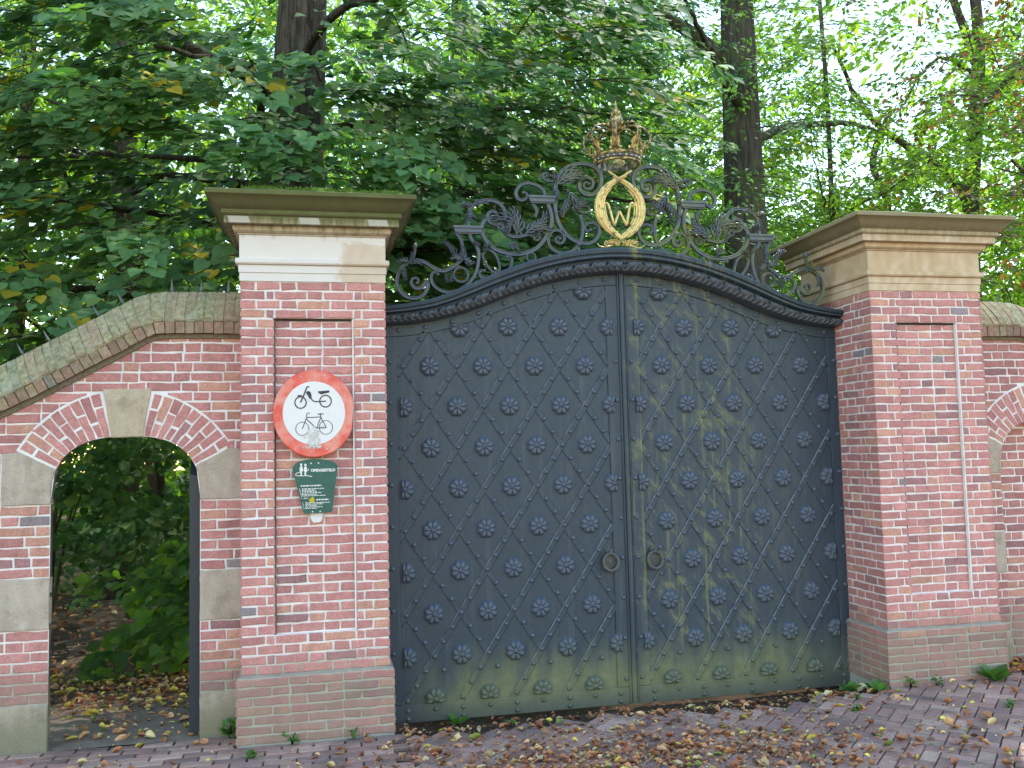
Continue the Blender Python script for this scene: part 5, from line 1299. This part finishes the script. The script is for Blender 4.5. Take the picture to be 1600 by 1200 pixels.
for (lab, (bx_, by_), rad, xr, yr, zr, N_, pal) in BG:
    sp = sprays(N_, boxr(xr, yr, zr), m=44, L=(.9, 1.7), wid=.6, size=.13, pal=pal, templ=(OVAL, OF), yel=.06, flat=.09)
    lean = .9 if 'leaning' in lab else rng.normal(0, .15)
    H_ = zr[1]
    lim = []
    for q in range(5):
        z = rng.uniform(2.5, H_*.8); a = rng.uniform(0, 2*pi); L_ = rng.uniform(1.5, 3); p0 = np.array((bx_+lean*z/8*-1, by_, z)); d = np.array((cos(a), sin(a), .3)); lim.append(([p0, p0+d*L_*.5, p0+d*L_+(0, 0, .3)], rad*.35))
    tree('park_tree', lab, [(bx_, by_, -.1), (bx_-lean*.3, by_, H_*.3), (bx_-lean*.7, by_, H_*.65), (bx_-lean, by_, H_), (bx_-lean*.8, by_+.1, H_+4), (bx_-lean*1.1, by_, H_+9)], rad, lim, sp, M['leaf_back'], M['bark'], (OVAL, OF), 12, group='park trees behind the wall')

# --- shrub and hanging foliage inside the passage
sp = merge(sprays(66, boxr((-1.15, .2), (2.5, 3.6), (.25, 1.25)), m=34, L=(.45, .8), wid=.34, size=.125, head=lambda O: rng.normal(-2.3, .7, len(O)), pal=[tuple(np.array(c)*.85) for c in GREEN]+[(.16, .30, .05)], pw=(3, 3, 2, 1, 1.5), keep=lambda x, y, z: x > -1.0+.35*(1.1-z) or z < .3))
root = thing('shrub', 'leafy green bush beside the path, seen through the arch', 'shrub', (-.3, 3.1, 0))
b = MB()
for q in range(9):
    a = rng.uniform(0, 2*pi); e_ = np.array((rng.uniform(-1.0, .2), rng.uniform(2.6, 3.6), rng.uniform(.7, 1.4))); tube(b, [(-.3, 3.1, 0), (-.3+(e_[0]+.3)*.35, 3.1+(e_[1]-3.1)*.35, e_[2]*.55), e_], [.016, .012, .005], 6)
b.build('stem', M['bark'], root); leaves('foliage', *sp[:5], M['leaf_back'], root)
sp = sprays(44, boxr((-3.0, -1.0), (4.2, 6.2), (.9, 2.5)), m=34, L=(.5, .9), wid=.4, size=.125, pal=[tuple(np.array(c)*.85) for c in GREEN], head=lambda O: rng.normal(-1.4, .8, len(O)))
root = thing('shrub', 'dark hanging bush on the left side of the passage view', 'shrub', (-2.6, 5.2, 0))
b = MB()
for q in range(8):
    e_ = np.array((rng.uniform(-3, -1.1), rng.uniform(4.4, 6), rng.uniform(1.5, 2.5))); tube(b, [(-2.6, 5.2, 0), (-2.6+(e_[0]+2.6)*.3, 5.2, e_[2]*.6), e_], [.022, .016, .006], 6)
b.build('stem', M['bark'], root); leaves('foliage', *sp[:5], M['leaf'], root)
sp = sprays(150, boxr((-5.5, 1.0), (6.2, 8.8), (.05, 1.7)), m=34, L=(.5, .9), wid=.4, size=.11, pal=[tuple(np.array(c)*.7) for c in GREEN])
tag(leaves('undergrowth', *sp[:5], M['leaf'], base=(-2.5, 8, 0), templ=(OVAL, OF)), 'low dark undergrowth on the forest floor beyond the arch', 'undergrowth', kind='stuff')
# --- wood far behind
def far_region(n):
    y = rng.uniform(16, 30, n); x = .55+(y+6.27)*rng.uniform(-.75, 1.25, n); z = rng.uniform(.2, 1.9+(y+6.27)*.55, n)
    u = (x-.55)/(y+6.27); v = (z-1.885)/(y+6.27)
    k = np.array([rng.random() > 1.25*math.exp(-(((a-.70)/.14)**2+((c-.44)/.13)**2))+.06*(a > .35) for a, c in zip(u, v)]); return np.stack([x, y, z], 1)[k]
sp = sprays(2900, far_region, m=46, L=(1.4, 2.8), wid=1.1, size=.33, pal=LIGHT+GREEN, pw=(2, 2, 2, 1, 1, 1, 1, 1), templ=(OVAL, OF), flat=.2)
tag(leaves('distant_wood', *sp[:5], M['leaf_far'], base=(8, 25, 0), templ=(OVAL, OF)), 'far-off green wood closing the view behind the trees', 'wood', kind='stuff')

# ------------------------------------------------------------------ litter and weeds
def litter(name, label, n, region, size, pal, w, lift=.006, keep=None, base=(0, 0, 0)):
    P = region(n)
    if keep is not None: P = P[[keep(*p) for p in P]]
    n = len(P); P[:, 2] = [gz(p[0], p[1])+lift+abs(rng.normal(0, .006)) for p in P]
    a = rng.uniform(0, 2*pi, n); ax = np.stack([np.cos(a), np.sin(a), rng.normal(0, .18, n)], 1); nn = np.stack([rng.normal(0, .4, n), rng.normal(0, .4, n), np.ones(n)], 1)
    return tag(leaves(name, P, ax, nn, size*(.35+rng.random(n)**2*1.35), palette(n, pal, w, .3), M['litter'], templ=(CURL, CF), base=base), label, 'leaves', kind='stuff')
BR = [(.58, .27, .125), (.44, .18, .09), (.68, .41, .22), (.72, .58, .30), (.78, .63, .12), (.24, .12, .07), (.30, .37, .10)]
def heap(n):
    x = rng.normal(2.4, .95, n); y = -.78+.25*(2.4-x)*.30+rng.normal(0, .26, n)-np.abs(rng.normal(0, .25, n)); return np.stack([x, y, x*0], 1)
outp = lambda x, y, z: not (((-.03 < x < 1.02 or 4.75 < x < 5.83) and y > -.035) or y > .50 or ((x < -1.2 or -.3 < x < 0 or x > 5.8) and y > .24) or y < -3.3)
def gatestrip(n): return np.stack([rng.uniform(1.02, 4.75, n), rng.uniform(-.45, .50, n), np.zeros(n)], 1)
litter('fallen_leaves', 'heap of brown and yellow fallen leaves on the paving before the gate', 2700, heap, .039, BR, (5, 4, 4, 1.5, .5, 2, .3), keep=outp, lift=.010, base=(2.4, -.6, 0))
litter('fallen_leaves', 'brown leaf litter on the soil strip along the foot of the gate', 800, gatestrip, .038, BR, (4, 5, 2, 1, 1, 4, .5), keep=outp, lift=0.0, base=(2.9, .1, 0))
litter('fallen_leaves', 'scattered fallen leaves over the brick paving', 1500, boxr((-4, 8.5), (-3.2, .24), (0, 0)), .058, BR, (3, 2, 3, 3, 3, 1, .6), keep=outp, lift=.004, base=(3, -1, 0))
litter('fallen_leaves', 'yellow and orange leaves lying on the path inside the arch', 2000, lambda n: np.stack([rng.normal(-.75, .8, n), rng.normal(1.75, .42, n)+.25*np.abs(rng.normal(0, 1, n)), np.zeros(n)], 1), .050, BR, (4, 2, 4, 3, 3, 2, .5), base=(-.9, 1.5, 0), lift=.008, keep=lambda x, y, z: not (y < .95 and rng.random() < .8) and not (x > .0 and y < 1.1))
litter('leaf_litter', 'brown leaf litter covering the forest floor behind the wall', 2600, boxr((-6, 2), (2.2, 9), (0, 0)), .075, BR, (4, 5, 2, 1, .6, 4, .2), base=(-2, 5, 0))
litter('fallen_leaves', 'reddish brown leaves piled at the foot of the right wall', 420, lambda n: np.stack([rng.normal(6.2, .22, n), .18+rng.normal(0, .10, n), np.zeros(n)], 1), .06, BR, (5, 5, 1, .3, .2, 2, .1), base=(6.2, .15, 0), lift=.02, keep=lambda x, y, z: x > 5.86 and y < .34)
litter('fallen_leaves', 'few leaves lying on the grey gravel in the doorway of the arch', 170, lambda n: np.stack([rng.uniform(-1.22, -.3, n), rng.uniform(.3, 1.4, n), np.zeros(n)], 1), .06, BR, (3, 1, 3, 3, 3, 1, .5), base=(-.75, .8, 0), lift=.012)
# one yellow leaf stuck on the notice
leaves('yellow_leaf', np.array([(.463, ny-.004, 1.573)]), np.array([(.35, -.05, 1.)]), np.array([(0, -1., .2)]), np.array([.040]), np.array([(.62, .50, .05)]), M['litter'], base=(.463, ny-.004, 1.573))
tag(COL.objects['yellow_leaf'], 'single yellow leaf stuck to the green notice plate', 'leaf')

def weed(x, y, h, n, label, kind):
    root = thing('weed', label, 'weed', (x, y, gz(x, y)-.01), 'weeds along the foot of the gateway')
    b = MB(); P = []; A = []; Nn = []; Sz = []; z0 = gz(x, y)
    for i in range(n):
        a = rng.uniform(0, 2*pi); r = rng.uniform(.2, 1)*h*.8; e_ = np.array((x+cos(a)*r*.6, y-abs(sin(a))*r*.35-.01, z0+h*rng.uniform(.2, .85)))
        if kind == 'rosette': e_ = np.array((x+cos(a)*.015, y+sin(a)*.01, z0+.005))
        tube(b, [(x, y, z0-.01), ((x+e_[0])/2, (y+e_[1])/2, z0+(e_[2]-z0)*.7), e_], [.003, .0025, .0015], 4, cap=False)
        k = 1 if kind == 'rosette' else 3
        for _ in range(k):
            P.append(e_+rng.normal(0, .008, 3)*(k > 1)); A.append((cos(a), sin(a)*.6-.2, rng.uniform(.4, 1.4) if kind == 'rosette' else rng.normal(.1, .4))); Nn.append((cos(a)*-.3, -.4, 1)); Sz.append(h*rng.uniform(.7, 1.25) if kind == 'rosette' else h*rng.uniform(.22, .42))
    b.build('stem', M['weed'], root)
    nn = len(P); leaves('leaf', np.array(P), np.array(A, float), np.array(Nn, float)+rng.normal(0, .2, (nn, 3)), np.array(Sz), palette(nn, [(.085, .19, .035), (.11, .235, .045), (.07, .15, .04)], (1, 1, 1)), M['weed'], root, (OVAL, OF) if kind == 'rosette' else (HEART, HF))
for (x, y, h, n, k, lab) in (
    (-.085, .20, .15, 12, 'bushy', 'bushy little weed in the corner left of the signed pillar'),
    (.10, -.25, .06, 10, 'bushy', 'flat weed between the pavers in front of the left pillar, nearest the arch'),
    (.33, -.05, .09, 5, 'bushy', 'small weed at the foot of the left pillar, left of its middle'),
    (.72, -.05, .09, 4, 'bushy', 'tiny weed at the foot of the left pillar, right of its middle'),
    (1.50, .44, .16, 6, 'rosette', 'upright green weed under the left gate leaf'),
    (1.80, -.02, .06, 5, 'bushy', 'small weed on the soil before the left gate leaf'),
    (4.46, .04, .15, 11, 'rosette', 'broad-leaved weed against the gate side of the right pillar'),
    (4.62, -.06, .12, 14, 'rosette', 'grassy weed at the left corner of the right pillar'),
    (4.20, -.45, .06, 9, 'bushy', 'low weed spreading on the pavers before the right gate leaf'),
    (4.35, -.22, .05, 7, 'bushy', 'little weed patch between the paving and the right gate leaf'),
    (5.12, -.08, .09, 4, 'bushy', 'thin weed at the middle of the right pillar plinth'),
    (4.90, -.08, .10, 4, 'bushy', 'thin weed at the right pillar plinth, left of its middle'),
    (5.62, -.10, .24, 9, 'rosette', 'largest broad-leaved weed, at the right corner of the right pillar'),
    (5.20, -.72, .06, 9, 'bushy', 'low weed on the open paving in front of the right pillar')):
    weed(x, y, h*(.62 if k == 'rosette' else .9), int(n*1.4), lab, k)

# ------------------------------------------------------------------ light, sky, camera
az, el = R(38), R(55)      # sun stands behind the gate to the right
sd = Vector((sin(az)*cos(el), cos(az)*cos(el), sin(el)))
L = bpy.data.lights.new('sun', 'SUN'); L.energy = 5.0; L.angle = R(.5); L.color = (1, .95, .86)
lo = bpy.data.objects.new('sun', L); COL.objects.link(lo); lo.rotation_euler = sd.to_track_quat('Z', 'Y').to_euler(); lo.location = (10, 15, 20)
w = bpy.data.worlds.new('World'); S.world = w; w.use_nodes = True; t = w.node_tree
sky = t.nodes.new('ShaderNodeTexSky'); sky.sky_type = 'NISHITA'; sky.sun_disc = False; sky.sun_elevation = el; sky.sun_rotation = az
sky.air_density = 1.75; sky.dust_density = 0.0; sky.ozone_density = 1.0
bg = t.nodes['Background']; t.links.new(sky.outputs[0], bg.inputs[0]); bg.inputs[1].default_value = .45

cam = bpy.data.cameras.new('camera'); co = bpy.data.objects.new('camera', cam); COL.objects.link(co); S.camera = co
yaw, pit, rol = .2086, .0749, -.0243
f = Vector((sin(yaw)*cos(pit), cos(yaw)*cos(pit), sin(pit))); r = f.cross(Vector((0, 0, 1))).normalized(); u = r.cross(f)
r2 = r*cos(rol)+u*sin(rol); u2 = -r*sin(rol)+u*cos(rol)
m = Matrix((r2, u2, -f)).transposed().to_4x4(); m.translation = (.5495, -6.2667, 1.8853); co.matrix_world = m
cam.sensor_fit = 'HORIZONTAL'; cam.sensor_width = 36; cam.lens = 36*1396.4/1600; cam.clip_start = .05; cam.clip_end = 800
S.view_settings.view_transform = 'Standard'; S.view_settings.look = 'None'; S.view_settings.exposure = 0; S.view_settings.gamma = 1
S.cycles.max_bounces = 6; S.cycles.transmission_bounces = 4; S.cycles.diffuse_bounces = 4; S.cycles.glossy_bounces = 2
try: S.cycles.use_denoising = True
except Exception: pass
